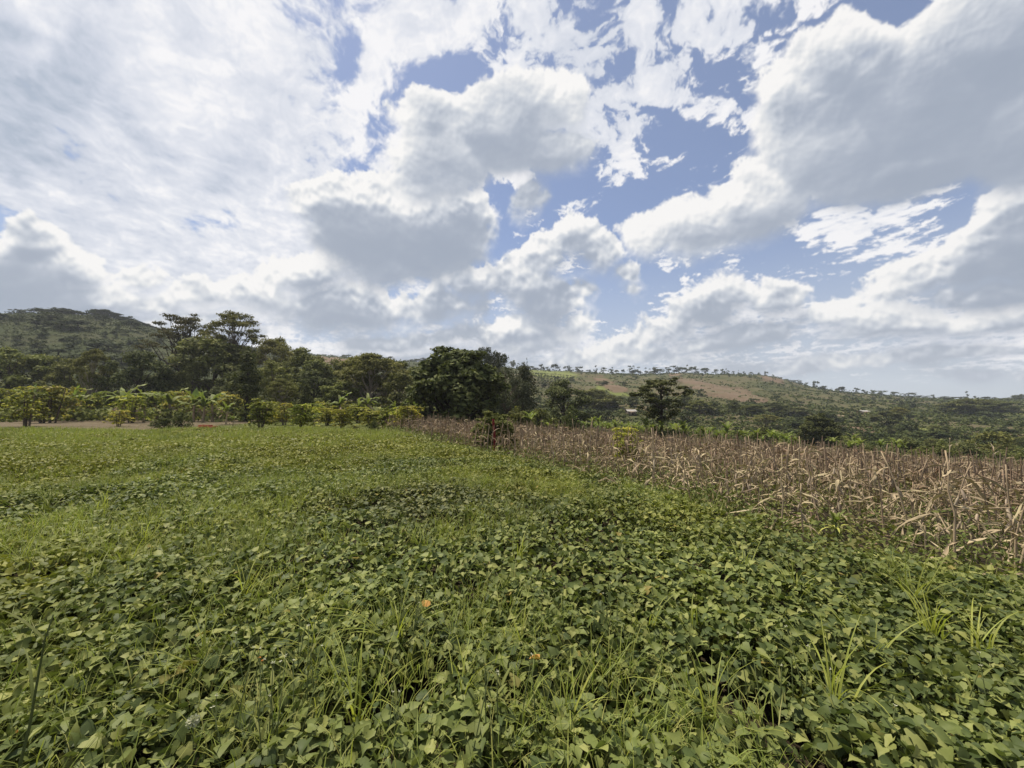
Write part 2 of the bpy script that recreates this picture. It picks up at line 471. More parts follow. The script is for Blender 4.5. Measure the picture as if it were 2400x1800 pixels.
def foliage(name, cols, transl=0.25, rough=0.6, spec=0.25, patch=(0.35, 0.35), patch_cols=None, objvar=0.16, dead=None, drift=None, spot=None):
    """Leaves: each leaf takes its own tone from COLS, plants differ a little, and broad patches drift in tone."""
    m, q, b = material(name, rough, spec)
    geo = q.n('ShaderNodeNewGeometry')
    inf = q.n('ShaderNodeObjectInfo')
    k = len(cols) - 1
    c = q.ramp(geo.outputs['Random Per Island'], [(i / k, col) for i, col in enumerate(cols)])
    if patch_cols:
        nz = q.noise(geo.outputs['Position'], patch[0], 3, 0.55)
        c2 = q.ramp(geo.outputs['Random Per Island'], [(i / (len(patch_cols) - 1), col) for i, col in enumerate(patch_cols)])
        if drift:                                              # younger, lighter growth with distance across the field
            nz = q.m('ADD', nz, q.step(q.xyz(geo.outputs['Position'])[1], drift[0], drift[1], -0.06, 0.14, False))
        c = q.mix(q.step(nz, 0.46, 0.62), c, c2)
    if spot:                                                   # a patch of browner, older leaves
        d_ = q.v('MULTIPLY', q.v('SUBTRACT', geo.outputs['Position'], spot[0]), spot[1])
        w_ = q.m('SUBTRACT', q.m('ADD', q.v('LENGTH', d_), q.m('MULTIPLY', q.noise(geo.outputs['Position'], 0.8, 4), 1.6)), 0.8)
        c = q.mix(q.step(w_, 0.25, 1.25, 0.45, 0.0), c, q.ramp(geo.outputs['Random Per Island'], [(0, (0.034, 0.036, 0.018)), (0.6, (0.068, 0.062, 0.032)), (1, (0.11, 0.095, 0.05))]))
    if dead:
        c = q.mix(q.step(geo.outputs['Random Per Island'], dead[0], dead[0] + 0.002), c, dead[1])
    nz2 = q.noise(geo.outputs['Position'], patch[1], 2, 0.5)
    hsv = q.n('ShaderNodeHueSaturation')
    q.put(hsv.inputs['Color'], c)
    q.put(hsv.inputs['Value'], q.m('MULTIPLY', q.step(inf.outputs['Random'], 0, 1, 1 - objvar, 1 + objvar, False), q.step(nz2, 0.3, 0.7, 0.82, 1.18, False)))
    q.put(hsv.inputs['Hue'], q.step(q.m('FRACT', q.m('MULTIPLY', inf.outputs['Random'], 7.31)), 0, 1, 0.5 - 0.06 * objvar, 0.5 + 0.06 * objvar, False))
    col = q.mix(q.step(q.noise(geo.outputs['Position'], 55.0, 3, 0.6), 0.35, 0.65, 0.0, 0.20), hsv.outputs[0], q.v('MULTIPLY', hsv.outputs[0], (0.55, 0.6, 0.5))) if spot else hsv.outputs[0]
    q.put(b.inputs['Base Color'], col)
    if transl:
        tr = q.n('ShaderNodeBsdfTranslucent')
        lc = q.v('MULTIPLY', col, (1.15, 1.25, 0.7))
        q.put(tr.inputs['Color'], lc)
        mx = q.n('ShaderNodeMixShader'); q.put(mx.inputs[0], transl)
        m.node_tree.links.new(b.outputs[0], mx.inputs[1]); m.node_tree.links.new(tr.outputs[0], mx.inputs[2])
        m.node_tree.links.new(mx.outputs[0], m.node_tree.nodes['Material Output'].inputs[0])
    return m

def bark(name, c1, c2, scale=6.0):
    m, q, b = material(name, 0.9, 0.1)
    geo = q.n('ShaderNodeTexCoord')
    nz = q.noise(q.v('MULTIPLY', geo.outputs['Object'], (1, 1, 0.25)), scale, 5, 0.6)
    q.put(b.inputs['Base Color'], q.ramp(nz, [(0.3, c1), (0.7, c2)]))
    bp = q.n('ShaderNodeBump'); q.put(bp.inputs['Height'], nz); bp.inputs['Strength'].default_value = 0.6
    q.put(b.inputs['Normal'], bp.outputs[0])
    return m

def earth(name, stops, scale=1.0, fine=12.0, bump=0.5, rough=0.95):
    m, q, b = material(name, rough, 0.08)
    geo = q.n('ShaderNodeNewGeometry')
    n1 = q.noise(geo.outputs['Position'], scale, 6, 0.6, 0.3)
    n2 = q.noise(geo.outputs['Position'], fine, 5, 0.65)
    f = q.m('ADD', q.m('MULTIPLY', n1, 0.65), q.m('MULTIPLY', n2, 0.35))
    q.put(b.inputs['Base Color'], q.ramp(f, stops))
    bp = q.n('ShaderNodeBump'); q.put(bp.inputs['Height'], n2); bp.inputs['Strength'].default_value = bump
    q.put(b.inputs['Normal'], bp.outputs[0])
    return m

M = {}
M['potato'] = foliage('sweet_potato_foliage', [(0.045, 0.064, 0.020), (0.080, 0.102, 0.030), (0.117, 0.140, 0.040), (0.160, 0.181, 0.052), (0.240, 0.244, 0.079)],
                      0.22, 0.56, 0.17, (0.20, 0.9), [(0.090, 0.101, 0.020), (0.159, 0.167, 0.033), (0.240, 0.228, 0.049)], 0.12, (0.994, (0.213, 0.169, 0.048)), (4.0, 14.0), ((-0.9, 6.6, 0.0), (0.42, 0.52, 0.0)))
M['grass'] = foliage('grass_blades', [(0.158, 0.196, 0.035), (0.215, 0.252, 0.046), (0.286, 0.302, 0.061), (0.286, 0.265, 0.076)], 0.35, 0.55, 0.25, (0.25, 0.7),
                     [(0.128, 0.166, 0.028), (0.180, 0.208, 0.043), (0.214, 0.208, 0.056)], 0.14)
M['short_grass'] = foliage('verge_grass', [(0.075, 0.095, 0.024), (0.105, 0.125, 0.034), (0.14, 0.14, 0.05)], 0.3, 0.7, 0.15, (0.2, 0.5), None, 0.1)
M['weed'] = foliage('weed_leaves', [(0.072, 0.091, 0.024), (0.102, 0.120, 0.031), (0.144, 0.150, 0.043), (0.180, 0.162, 0.060)], 0.2, 0.65, 0.15, (0.3, 0.8),
                    [(0.06, 0.085, 0.018), (0.10, 0.12, 0.028), (0.13, 0.14, 0.04)], 0.1)
M['dry'] = foliage('dry_maize', [(0.146, 0.104, 0.061), (0.210, 0.160, 0.098), (0.293, 0.230, 0.145), (0.386, 0.324, 0.212), (0.210, 0.128, 0.080)], 0.12, 0.85, 0.1, (0.4, 0.35), None, 0.18)
M['dry_stalk'] = foliage('dry_maize_stalk', [(0.152, 0.109, 0.074), (0.274, 0.207, 0.137), (0.366, 0.291, 0.200)], 0.0, 0.85, 0.1, (0.4, 0.5), None, 0.2)
M['husk'] = foliage('maize_husk', [(0.314, 0.244, 0.171), (0.402, 0.325, 0.238), (0.262, 0.199, 0.143)], 0.08, 0.85, 0.1, (0.4, 0.5), None, 0.15)
M['dark'] = foliage('dark_evergreen_leaves', [(0.037, 0.044, 0.016), (0.063, 0.072, 0.025), (0.093, 0.103, 0.037), (0.149, 0.151, 0.061)], 0.18, 0.75, 0.08, (0.3, 0.25), None, 0.18)
M['mid'] = foliage('broad_tree_leaves', [(0.059, 0.070, 0.022), (0.098, 0.107, 0.033), (0.142, 0.148, 0.046), (0.199, 0.196, 0.069)], 0.22, 0.75, 0.08, (0.3, 0.2), None, 0.22)
M['olive'] = foliage('olive_tree_leaves', [(0.091, 0.095, 0.028), (0.139, 0.137, 0.041), (0.198, 0.187, 0.063)], 0.22, 0.75, 0.08, (0.3, 0.2), None, 0.2)
M['brownish'] = foliage('sparse_brown_green_leaves', [(0.050, 0.046, 0.020), (0.075, 0.068, 0.030), (0.101, 0.088, 0.040)], 0.2, 0.75, 0.08, (0.3, 0.2), None, 0.1)
M['greyish'] = foliage('grey_green_needles', [(0.040, 0.046, 0.025), (0.059, 0.066, 0.037), (0.080, 0.086, 0.051)], 0.15, 0.75, 0.08, (0.3, 0.2), None, 0.15)
M['coffee'] = foliage('coffee_leaves', [(0.127, 0.144, 0.025), (0.207, 0.213, 0.037), (0.310, 0.287, 0.052), (0.414, 0.356, 0.069)], 0.4, 0.6, 0.12, (0.3, 0.35),
                      [(0.07, 0.088, 0.018), (0.12, 0.135, 0.026), (0.18, 0.18, 0.036)], 0.3)
M['banana'] = foliage('banana_leaves', [(0.099, 0.127, 0.031), (0.138, 0.165, 0.042), (0.182, 0.204, 0.057)], 0.35, 0.6, 0.15, (0.3, 0.4), None, 0.2)
M['young_leaf'] = foliage('young_banana_leaf', [(0.16, 0.22, 0.05), (0.20, 0.26, 0.07)], 0.4, 0.45, 0.3, (0.3, 0.4), None, 0.1)
M['dry_banana'] = foliage('dry_banana_sheath', [(0.15, 0.11, 0.07), (0.24, 0.18, 0.12), (0.32, 0.26, 0.18)], 0.1, 0.9, 0.1, (0.3, 1.0), None, 0.2)
M['scrub'] = foliage('hillside_scrub', [(0.025, 0.037, 0.012), (0.045, 0.059, 0.019), (0.068, 0.083, 0.026), (0.091, 0.101, 0.035)], 0.15, 0.75, 0.08, (0.02, 0.03), None, 0.2)
M['hill_tree'] = foliage('far_tree_leaves', [(0.029, 0.037, 0.014), (0.044, 0.055, 0.020), (0.066, 0.077, 0.029)], 0.15, 0.75, 0.08, (0.02, 0.02), None, 0.25)
M['trunk'] = bark('grey_brown_bark', (0.06, 0.045, 0.034), (0.14, 0.11, 0.085))
M['pale_trunk'] = bark('pale_bark', (0.20, 0.165, 0.125), (0.34, 0.29, 0.23))
M['dark_trunk'] = bark('dark_bark', (0.025, 0.020, 0.016), (0.06, 0.048, 0.038))
M['red_stem'] = bark('red_stem', (0.085, 0.014, 0.014), (0.19, 0.032, 0.030), 9)

# ------------------------------------------------------------------ the lie of the land
# skyline of the bare hills: photograph column, row of the ridge, distance of the ridge
RIDGE = np.array([(-900, 770, 230), (-200, 748, 230), (0, 737, 240), (100, 736, 245), (200, 742, 255), (300, 759, 265), (360, 773, 280), (420, 785, 300), (520, 806, 360),
                  (620, 822, 420), (700, 830, 450), (760, 836, 470), (880, 846, 500), (1000, 850, 520), (1100, 856, 540), (1200, 864, 560), (1300, 872, 570), (1400, 875, 580),
                  (1500, 879, 580), (1600, 876, 580), (1700, 878, 580), (1780, 880, 580), (1830, 888, 575), (1900, 907, 560), (2000, 923, 540), (2100, 929, 520),
                  (2200, 937, 500), (2300, 938, 490), (2400, 937, 480), (2700, 940, 460), (3600, 944, 440)], float)
def near(x, y):
    """The field: level on the left, falling away to the right and into the valley."""
    a = 0.80 * x + 0.35 * y - 3.0
    a = np.where(a > 20, a, np.log1p(np.exp(np.clip(a, -30, 20) * 0.8)) / 0.8)
    return -9.0 * np.tanh(0.098 * a / 9.0) + 0.06 * np.sin(x * 0.31 + 1.0) * np.sin(y * 0.27)

def bumps(x, y):
    return (np.sin(x * 0.043 + 1.7 * np.sin(y * 0.021)) * np.sin(y * 0.037 + 0.8) * 2.2 + np.sin(x * 0.11 + y * 0.07) * np.sin(y * 0.13 - x * 0.05) * 0.9)

def height(x, y):
    x, y = np.asarray(x, float), np.asarray(y, float)
    yy = np.maximum(y, 1.0)
    t = x / yy
    tc_ = np.clip(t, -2.3, 2.3)
    col = 1200 + FPX * tc_ * 1.0022
    row, far = np.interp(col, RIDGE[:, 0], RIDGE[:, 1]), np.interp(col, RIDGE[:, 0], RIDGE[:, 2])
    foot = np.interp(col, [-400, 0, 600, 1000, 1300, 2400, 3000], [70, 80, 90, 100, 112, 125, 125])
    cy = (900 - row) / FPX
    slope = (math.sin(PITCH) + cy * math.cos(PITCH)) / (math.cos(PITCH) - cy * math.sin(PITCH))
    top = CAM_Z + far * slope
    yc = np.minimum(yy, foot)
    base = near(tc_ * yc, yc)
    s = np.clip((yy - foot) / (far - foot), 0, 1)
    z = base + (top - base) * (0.62 * s + 0.38 * s * s * (3 - 2 * s))
    z = z + bumps(x, y) * np.clip(s * 5, 0, 1) * np.clip((1 - s) * 4, 0, 1)
    z = z - np.maximum(yy - far, 0) * 0.10
    wide = np.clip((np.abs(t) - 2.3) / 1.2, 0, 1)                 # beside and behind the camera the field simply goes on
    r = np.hypot(x, y) + 1e-6
    flat = near(x * np.minimum(1, 60 / r), y * np.minimum(1, 60 / r))
    wide = np.where(y < 1.0, 1.0, wide)
    return z * (1 - wide) + flat * wide

def hit(px, py, lift=0.0, lo=1.0, hi=900.0):
    """Where the line of sight through a photograph pixel first meets the ground (or a level LIFT above it)."""
    d = ray(px, py)
    y = np.geomspace(lo, hi, 2500)
    x, z = d[0] / d[1] * y, CAM_Z + d[2] / d[1] * y
    below = np.nonzero(z <= height(x, y) + lift)[0]
    k = below[0] if len(below) else len(y) - 1
    return np.array([x[k], y[k], z[k]])

def on_ground(px, depth):
    """Ground point in a photograph column at a given distance ahead."""
    d = ray(px, 955)
    x = d[0] / d[1] * depth
    return np.array([x, depth, float(height(x, depth))])

def row_z(py, depth):
    d = ray(1200, py)
    return CAM_Z + d[2] / d[1] * depth

def to_px(x, y, z):
    yc = y * math.cos(PITCH) + (z - CAM_Z) * math.sin(PITCH)
    zc = -y * math.sin(PITCH) + (z - CAM_Z) * math.cos(PITCH)
    return 1200 + FPX * x / yc, 900 - FPX * zc / yc

def edge_x(y):
    """Border between the sweet potatoes and the maize."""
    return 6.5 - 0.53 * y + 0.35 * np.sin(y * 0.9) + 0.2 * np.sin(y * 2.3)
FIELD_END = 29.5

def terrain():
    fwd = np.radians(np.concatenate([np.arange(-66, 66.01, 0.35), np.arange(70, 290, 4)]))
    r = np.concatenate([[0.0], np.geomspace(0.4, 1150, 205)])
    A, Rr = np.meshgrid(fwd, r)
    x, y = np.sin(A) * Rr, np.cos(A) * Rr
    V = np.stack([x, y, height(x, y)], -1).reshape(-1, 3)
    n = len(fwd)
    i, j = np.meshgrid(np.arange(len(r) - 1), np.arange(n), indexing='ij')
    i, j = i.ravel(), j.ravel()
    F = np.stack([i * n + j, (i + 1) * n + j, (i + 1) * n + (j + 1) % n, i * n + (j + 1) % n], -1)
    return V, F

m, q, b = material('ground_soil_and_turf', 0.95, 0.05)
geo = q.n('ShaderNodeNewGeometry')
pos = geo.outputs['Position']
gx, gy, gz = q.xyz(pos)
n1, n2, n3 = q.noise(pos, 0.018, 6, 0.6, 0.5), q.noise(pos, 0.09, 5, 0.62), q.noise(pos, 5.0, 5, 0.65)
soil = q.ramp(n3, [(0.3, (0.014, 0.011, 0.007)), (0.7, (0.038, 0.030, 0.019))])
hill = q.ramp(q.m('ADD', q.m('MULTIPLY', n1, 0.55), q.m('MULTIPLY', n2, 0.45)),
              [(0.30, (0.032, 0.038, 0.017)), (0.42, (0.048, 0.053, 0.023)), (0.50, (0.076, 0.074, 0.034)), (0.57, (0.092, 0.074, 0.046)), (0.64, (0.082, 0.084, 0.035)), (0.72, (0.10, 0.076, 0.050))])
wooded = q.m('MULTIPLY', q.step(gx, -40.0, -80.0), 0.65)              # leaf mould under the trees of the left hill
hill = q.mix(wooded, hill, (0.024, 0.035, 0.014))
q.put(b.inputs['Base Color'], q.mix(q.step(gy, 36.0, 46.0), soil, hill))
bp = q.n('ShaderNodeBump'); q.put(bp.inputs['Height'], q.m('ADD', n3, q.m('MULTIPLY', n2, 4.0))); bp.inputs['Strength'].default_value = 0.5
q.put(b.inputs['Normal'], bp.outputs[0])
V, F = terrain()
link('ground', mesh('ground', V, [F], m, smooth=True), kind='structure', label='wide ground of field, valley floor and hills', category='ground')

def inside_poly(x, y, poly):
    poly = np.asarray(poly, float)
    r = np.zeros(x.shape, bool)
    for (x0, y0), (x1, y1) in zip(poly, np.roll(poly, -1, 0)):
        c = ((y0 > y) != (y1 > y)) & (x < (x1 - x0) * (y - y0) / (y1 - y0 + 1e-9) + x0)
        r ^= c
    return r

def drape(name, poly, mat, lift=0.15, lo=20.0, n=(150, 110), rag=3.5, **props):
    """A patch of other ground laid over the terrain; POLY is its outline in photograph pixels, from which the outline on the land is taken."""
    P = np.array([hit(px, py, 0, lo)[:2] for px, py in poly])
    T = np.stack([P[:, 0] / P[:, 1], P[:, 1]], -1)
    t = np.linspace(T[:, 0].min(), T[:, 0].max(), n[0]); yv = np.geomspace(T[:, 1].min(), T[:, 1].max(), n[1])
    tt, yy = np.meshgrid(t, yv)
    x = tt * yy
    V = np.stack([x, yy, height(x, yy) + lift], -1)
    ct, cy = (tt[1:, 1:] + tt[:-1, :-1]) / 2, (yy[1:, 1:] + yy[:-1, :-1]) / 2
    jt = rng.normal(0, (t[1] - t[0]) * rag, ct.shape); jy = rng.normal(0, 1, ct.shape) * np.gradient(yv)[:-1, None] * rag
    keep = inside_poly(ct + jt, cy + jy, T)
    i, j = np.nonzero(keep)
    w = n[0]
    F = np.stack([i * w + j, i * w + j + 1, (i + 1) * w + j + 1, (i + 1) * w + j], -1)
    return link(name, mesh(name, V.reshape(-1, 3), [F], mat, smooth=True), kind='structure', **props)

M['bare'] = earth('reddish_bare_soil', [(0.3, (0.090, 0.070, 0.045)), (0.46, (0.128, 0.090, 0.063)), (0.56, (0.112, 0.088, 0.056)), (0.68, (0.080, 0.080, 0.038))], 0.07, 0.6)
M['bare_dull'] = earth('dull_bare_soil', [(0.3, (0.085, 0.062, 0.040)), (0.55, (0.13, 0.090, 0.060)), (0.72, (0.095, 0.092, 0.042))], 0.05, 0.5)
M['pasture'] = earth('hillside_grass', [(0.3, (0.080, 0.095, 0.028)), (0.55, (0.125, 0.140, 0.040)), (0.75, (0.14, 0.125, 0.05))], 0.04, 0.5)
M['mulch'] = earth('dry_mulch_ground', [(0.28, (0.060, 0.046, 0.029)), (0.5, (0.100, 0.078, 0.050)), (0.7, (0.145, 0.118, 0.080))], 0.5, 6.0)
M['verge'] = earth('short_turf', [(0.3, (0.065, 0.075, 0.024)), (0.55, (0.10, 0.11, 0.035)), (0.75, (0.14, 0.125, 0.055))], 0.3, 5.0)
M['track'] = earth('pale_soil', [(0.3, (0.22, 0.17, 0.11)), (0.7, (0.33, 0.27, 0.19))], 0.1, 1.0)
drape('bare_field', [(1585, 890), (1625, 888), (1690, 905), (1740, 910), (1800, 940), (1795, 945), (1730, 942), (1660, 930), (1600, 905)], M['bare'], 0.3)
drape('bare_field', [(1545, 872), (1580, 872), (1600, 890), (1575, 893)], M['bare_dull'], 0.3)
drape('bare_field', [(1770, 874), (1815, 880), (1840, 900), (1790, 893)], M['bare_dull'], 0.3)
drape('bare_field', [(1390, 885), (1410, 880), (1440, 900), (1475, 918), (1440, 922), (1410, 905)], M['bare_dull'], 0.3)
drape('bare_field', [(690, 838), (760, 836), (830, 846), (800, 856), (700, 852)], M['bare_dull'], 0.3)
drape('ploughed_plot', [(2235, 1040), (2298, 1040), (2298, 1053), (2240, 1052)], M['bare'], 0.12)
drape('ploughed_plot', [(2360, 1005), (2420, 1003), (2420, 1050), (2375, 1040)], M['bare_dull'], 0.12)
drape('ploughed_plot', [(1945, 1003), (2010, 996), (2060, 1008), (2040, 1018), (1955, 1020)], M['bare_dull'], 0.12)
drape('pasture', [(1225, 868), (1270, 866), (1360, 880), (1340, 890), (1240, 880)], M['pasture'], 0.25)
drape('pasture', [(1400, 905), (1445, 912), (1480, 930), (1440, 928), (1395, 915)], M['pasture'], 0.25)
drape('pasture', [(2150, 1000), (2235, 1000), (2240, 1012), (2160, 1016)], M['pasture'], 0.1)
drape('pasture', [(2145, 1040), (2180, 1042), (2190, 1068), (2150, 1062)], M['pasture'], 0.1)
drape('pasture', [(2300, 1052), (2420, 1050), (2420, 1060), (2310, 1066)], M['pasture'], 0.1)
drape('soil_track', [(1940, 973), (1985, 970), (2012, 971), (2012, 974), (1945, 976)], M['track'], 0.2)

def flat_patch(name, xs, ys, inside, mat, lift, step=0.6, **props):
    x, y = np.meshgrid(np.arange(*xs, step), np.arange(*ys, step))
    V = np.stack([x, y, height(x, y) + lift], -1)
    cx, cy = x[:-1, :-1] + step / 2, y[:-1, :-1] + step / 2
    i, j = np.nonzero(inside(cx + rng.normal(0, step, cx.shape), cy + rng.normal(0, step, cx.shape)))
    w = x.shape[1]
    F = np.stack([i * w + j, i * w + j + 1, (i + 1) * w + j + 1, (i + 1) * w + j], -1)
    return link(name, mesh(name, V.reshape(-1, 3), [F], mat, smooth=True), kind='structure', **props)
flat_patch('mulched_ground', (-95, -26), (28.5, 62), lambda x, y: (x < -27 - (y - 29) * 0.2 + 1.5 * np.sin(y)), M['mulch'], 0.03)
flat_patch('grass_verge', (-42, 2), (28.5, 70), lambda x, y: (x < edge_x(np.minimum(y, 40)) + 2) & (y > 29 + 0.6 * np.sin(x)), M['verge'], 0.02)

# ------------------------------------------------------------------ the air
hz = bpy.data.materials.new('haze_air'); hz.use_nodes = True
hz.node_tree.nodes.clear()
q = G(hz.node_tree)
pv = q.n('ShaderNodeVolumePrincipled')
pv.inputs['Color'].default_value = (0.80, 0.86, 0.95, 1)
pv.inputs['Density'].default_value = 0.00022
pv.inputs['Anisotropy'].default_value = 0.3
ou = q.n('ShaderNodeOutputMaterial')
hz.node_tree.links.new(pv.outputs[0], ou.inputs['Volume'])
hv = np.array([(x, y, z) for z in (-14.0, 92.0) for y in (-1250, 1250) for x in (-1250, 1250)], float)
link('haze', mesh('haze', hv, [np.array([(0, 2, 3, 1), (4, 5, 7, 6), (0, 1, 5, 4), (2, 6, 7, 3), (0, 4, 6, 2), (1, 3, 7, 5)])], hz), kind='stuff', label='thin pale haze over the valley and hills', category='haze')

# ------------------------------------------------------------------ tree and plant shapes
def crown(clumps, per, size, up=0.6, rnd=0.6, shell=0.45, droop=0.0, aspect=0.55):
    """Leaves spread through a set of clumps (x, y, z, radius, vertical radius); light and dark come from their facing and from gaps between clumps."""
    P, N = [], []
    for (x, y, z, r, rz) in clumps:
        n = max(6, int(per * r * max(r, rz)))
        d = rng.normal(size=(n, 3)); d /= np.linalg.norm(d, axis=1, keepdims=True)
        d[:, 2] = np.where(rng.random(n) < 0.35, np.abs(d[:, 2]), d[:, 2])
        rad = rng.random(n) ** shell * rng.uniform(0.82, 1.12, n)
        P.append(np.array([x, y, z]) + d * rad[:, None] * np.array([r, r, rz]))
        N.append(d * np.array([1, 1, max(0.5, r / max(rz, 0.1) * 0.5)]))
    P, N = np.concatenate(P), np.concatenate(N)
    n = len(P)
    N = N / np.linalg.norm(N, axis=1, keepdims=True) * (1 - up * 0.5) + np.array([0, 0, up]) + rng.normal(size=(n, 3)) * rnd
    N /= np.linalg.norm(N, axis=1, keepdims=True)
    t = rng.normal(size=(n, 3)); t[:, 2] -= droop
    t -= (t * N).sum(1, keepdims=True) * N; t /= np.linalg.norm(t, axis=1, keepdims=True) + 1e-9
    s = np.cross(N, t)
    L = (size * rng.uniform(0.6, 1.35, n))[:, None]
    V = np.stack([P - t * L * 0.5, P + s * L * aspect * 0.5 - N * L * 0.08, P + t * L * 0.5 - N * L * 0.1, P - s * L * aspect * 0.5 - N * L * 0.08], 1).reshape(-1, 3)
    F = np.arange(n * 4).reshape(-1, 4)
    return V, F

def limbs(top, clumps, r0, fork=0.45, every=1, bow=0.25, wiggle=0.03, sides=6, rise=1.1, thick=0.55):
    """A trunk to height TOP with limbs that rise from it and reach into the clumps."""
    b = MB()
    k = 7
    zs = np.linspace(0, top, k)
    w = np.cumsum(rng.normal(0, wiggle * top / k, (k, 2)), 0); w[0] = 0
    trunk = np.column_stack([w, zs])
    trunk[0, 2] -= 0.4
    rad = r0 * (1 - 0.62 * np.linspace(0, 1, k)); rad[0] *= 1.35
    b.add(*tube(trunk, rad, sides + 2))
    for i, (x, y, z, r, rz) in enumerate(clumps):
        if i % every: continue
        end = np.array([x, y, z])
        zf = min(top * 0.98, max(top * fork, z - math.hypot(x, y) * rise - 0.3)) * rng.uniform(0.85, 1.0)
        st = np.array([np.interp(zf, zs, trunk[:, 0]), np.interp(zf, zs, trunk[:, 1]), zf])
        s = np.linspace(0, 1, 5)[:, None]
        mid = (end - st) * np.array([1, 1, 0]) * bow
        pts = st + (end - st) * s + mid * (s * (1 - s)) + rng.normal(0, 0.04 * np.linalg.norm(end - st), (5, 3)) * (s * (1 - s)) * 4
        rr = np.interp(zf, zs, rad) * thick * (1 - 0.85 * s[:, 0]) + 0.015
        b.add(*tube(pts, rr, 5))
    return b

def dome(n, rx, z0, z1, size, flat=1.0, rim=0.5, seed=0):
    """Clumps spread over a dome from height Z0 to Z1."""
    out = []
    for i in range(n):
        a = i * 2.39996 + rng.uniform(-0.4, 0.4)
        f = ((i + 0.5) / n) ** rim * rng.uniform(0.85, 1.08)
        z = z1 - (z1 - z0) * f ** 2.2 + rng.normal(0, (z1 - z0) * 0.07)
        r = size * rng.uniform(0.7, 1.3)
        out.append((rx * f * math.cos(a), rx * f * math.sin(a), z, r, r * flat))
    return out

def fill(n, rx, z0, z1, size, flat=0.8, shape=lambda h: math.sin(math.pi * min(1, h * 0.85 + 0.15)) ** 0.5):
    """Clumps filling a crown whose half-width follows SHAPE with height."""
    out = []
    for i in range(n):
        h = rng.random(); a = rng.random() * 2 * math.pi
        f = rng.random() ** 0.4 * shape(h)
        r = size * rng.uniform(0.65, 1.3)
        out.append((rx * f * math.cos(a), rx * f * math.sin(a), z0 + (z1 - z0) * h, r, r * flat))
    return out

TREES = {}      # kind -> list of (trunk mesh, crown mesh, width, height)
def species(kind, variants, make, crown_mat, trunk_mat):
    global rng
    keep, rng = rng, np.random.default_rng(sum(ord(c) * (i + 1) for i, c in enumerate(kind)))     # each kind keeps its own shape
    TREES[kind] = []
    for _ in range(variants):
        trunk, cr = make()
        tm = trunk.build(kind + '_trunk', M[trunk_mat], True)
        V, F = cr
        cm = mesh(kind + '_crown', V, [F], M[crown_mat])
        TREES[kind].append((tm, cm, np.percentile(np.abs(V[:, 0]), 97) * 2, np.percentile(V[:, 2], 99.3)))
    rng = keep

def umbrella():
    cl = dome(46, 6.2, 12.3, 18.6, 1.25, 0.42, 0.62)
    cl += [(c[0] * 0.7, c[1] * 0.7, c[2] - 1.5, c[3] * 0.7, c[4] * 0.8) for c in cl[::4]]
    return limbs(13.0, cl, 0.34, 0.5, 1, 0.3), crown(cl, 105, 0.36, 0.7, 0.5, 0.6)
def umbrella_thin():
    cl = dome(50, 6.0, 10.5, 18.0, 1.1, 0.40, 0.62) + [(rng.uniform(-5.5, 3), rng.uniform(-3, 3), rng.uniform(5, 10), 1.0, 0.4) for _ in range(12)]
    return limbs(13.5, cl, 0.36, 0.35, 1, 0.35), crown(cl, 95, 0.32, 0.6, 0.55, 0.6)
def broad():
    cl = fill(44, 4.6, 1.6, 11.0, 1.35, 0.62)
    return limbs(7.5, cl, 0.30, 0.25, 2), crown(cl, 105, 0.46, 0.7, 0.45, 0.35)
def layered():
    cl = dome(30, 5.0, 6.5, 10.6, 1.35, 0.42, 0.6) + dome(12, 3.6, 4.5, 7.2, 1.1, 0.4, 0.6)
    return limbs(7.2, cl, 0.24, 0.4, 1), crown(cl, 110, 0.42, 0.8, 0.4)
def big_leaf():
    cl = fill(120, 4.6, 1.2, 9.4, 1.05, 0.8, lambda h: math.sin(math.pi * min(1, h * 0.70 + 0.26)) ** 0.6) + [(-2.6, 0.4, 9.6, 0.9, 0.5), (-0.6, 0, 10.0, 0.8, 0.5), (1.6, 0.3, 10.5, 1.1, 0.6), (0.9, -0.5, 10.1, 0.8, 0.5), (3.4, 0, 8.6, 0.9, 0.5), (-4.4, 0, 6.4, 0.9, 0.5)]
    return limbs(6.0, cl, 0.35, 0.2, 3), crown(cl, 120, 0.52, 0.55, 0.55, 0.4, 0.6, 0.6)
def solitary():
    cl = []
    for i in range(72):
        h = rng.random() ** 0.95
        w = (0.30 + 0.95 * math.sin(math.pi * min(1, 0.22 + (1 - h) * 0.72)) ** 1.2)
        a = rng.random() * 6.283
        f = rng.uniform(0.35, 1.0)
        cl.append((3.0 * w * f * math.cos(a), 3.0 * w * f * math.sin(a), 3.0 + 6.1 * h + 0.35 * f, rng.uniform(0.5, 0.9), 0.28))
    cl += [(1.6, 0.2, 9.3, 0.6, 0.2), (2.1, 0, 9.6, 0.5, 0.2), (-1.5, 0.3, 9.2, 0.55, 0.22), (0.6, 0, 9.1, 0.6, 0.25)]
    return limbs(9.2, cl, 0.24, 0.22, 2, 0.05, 0.03, 6, 0.45, 0.30), crown(cl, 170, 0.42, 0.6, 0.55, 0.6)
def eucalyptus():
    cl = fill(26, 2.6, 6.5, 14.0, 1.15, 0.85, lambda h: 0.45 + 0.75 * math.sin(math.pi * h))
    return limbs(12.0, cl, 0.2, 0.45, 1), crown(cl, 110, 0.40, 0.5, 0.6, 0.35, 0.5, 0.45)
def clumpy():
    cl = fill(74, 3.6, 1.0, 11.3, 1.05, 0.8, lambda h: 0.75 + 0.4 * math.sin(math.pi * h))
    return limbs(9.5, cl, 0.2, 0.2, 2), crown(cl, 120, 0.36, 0.5, 0.6, 0.35, 0.5, 0.4)
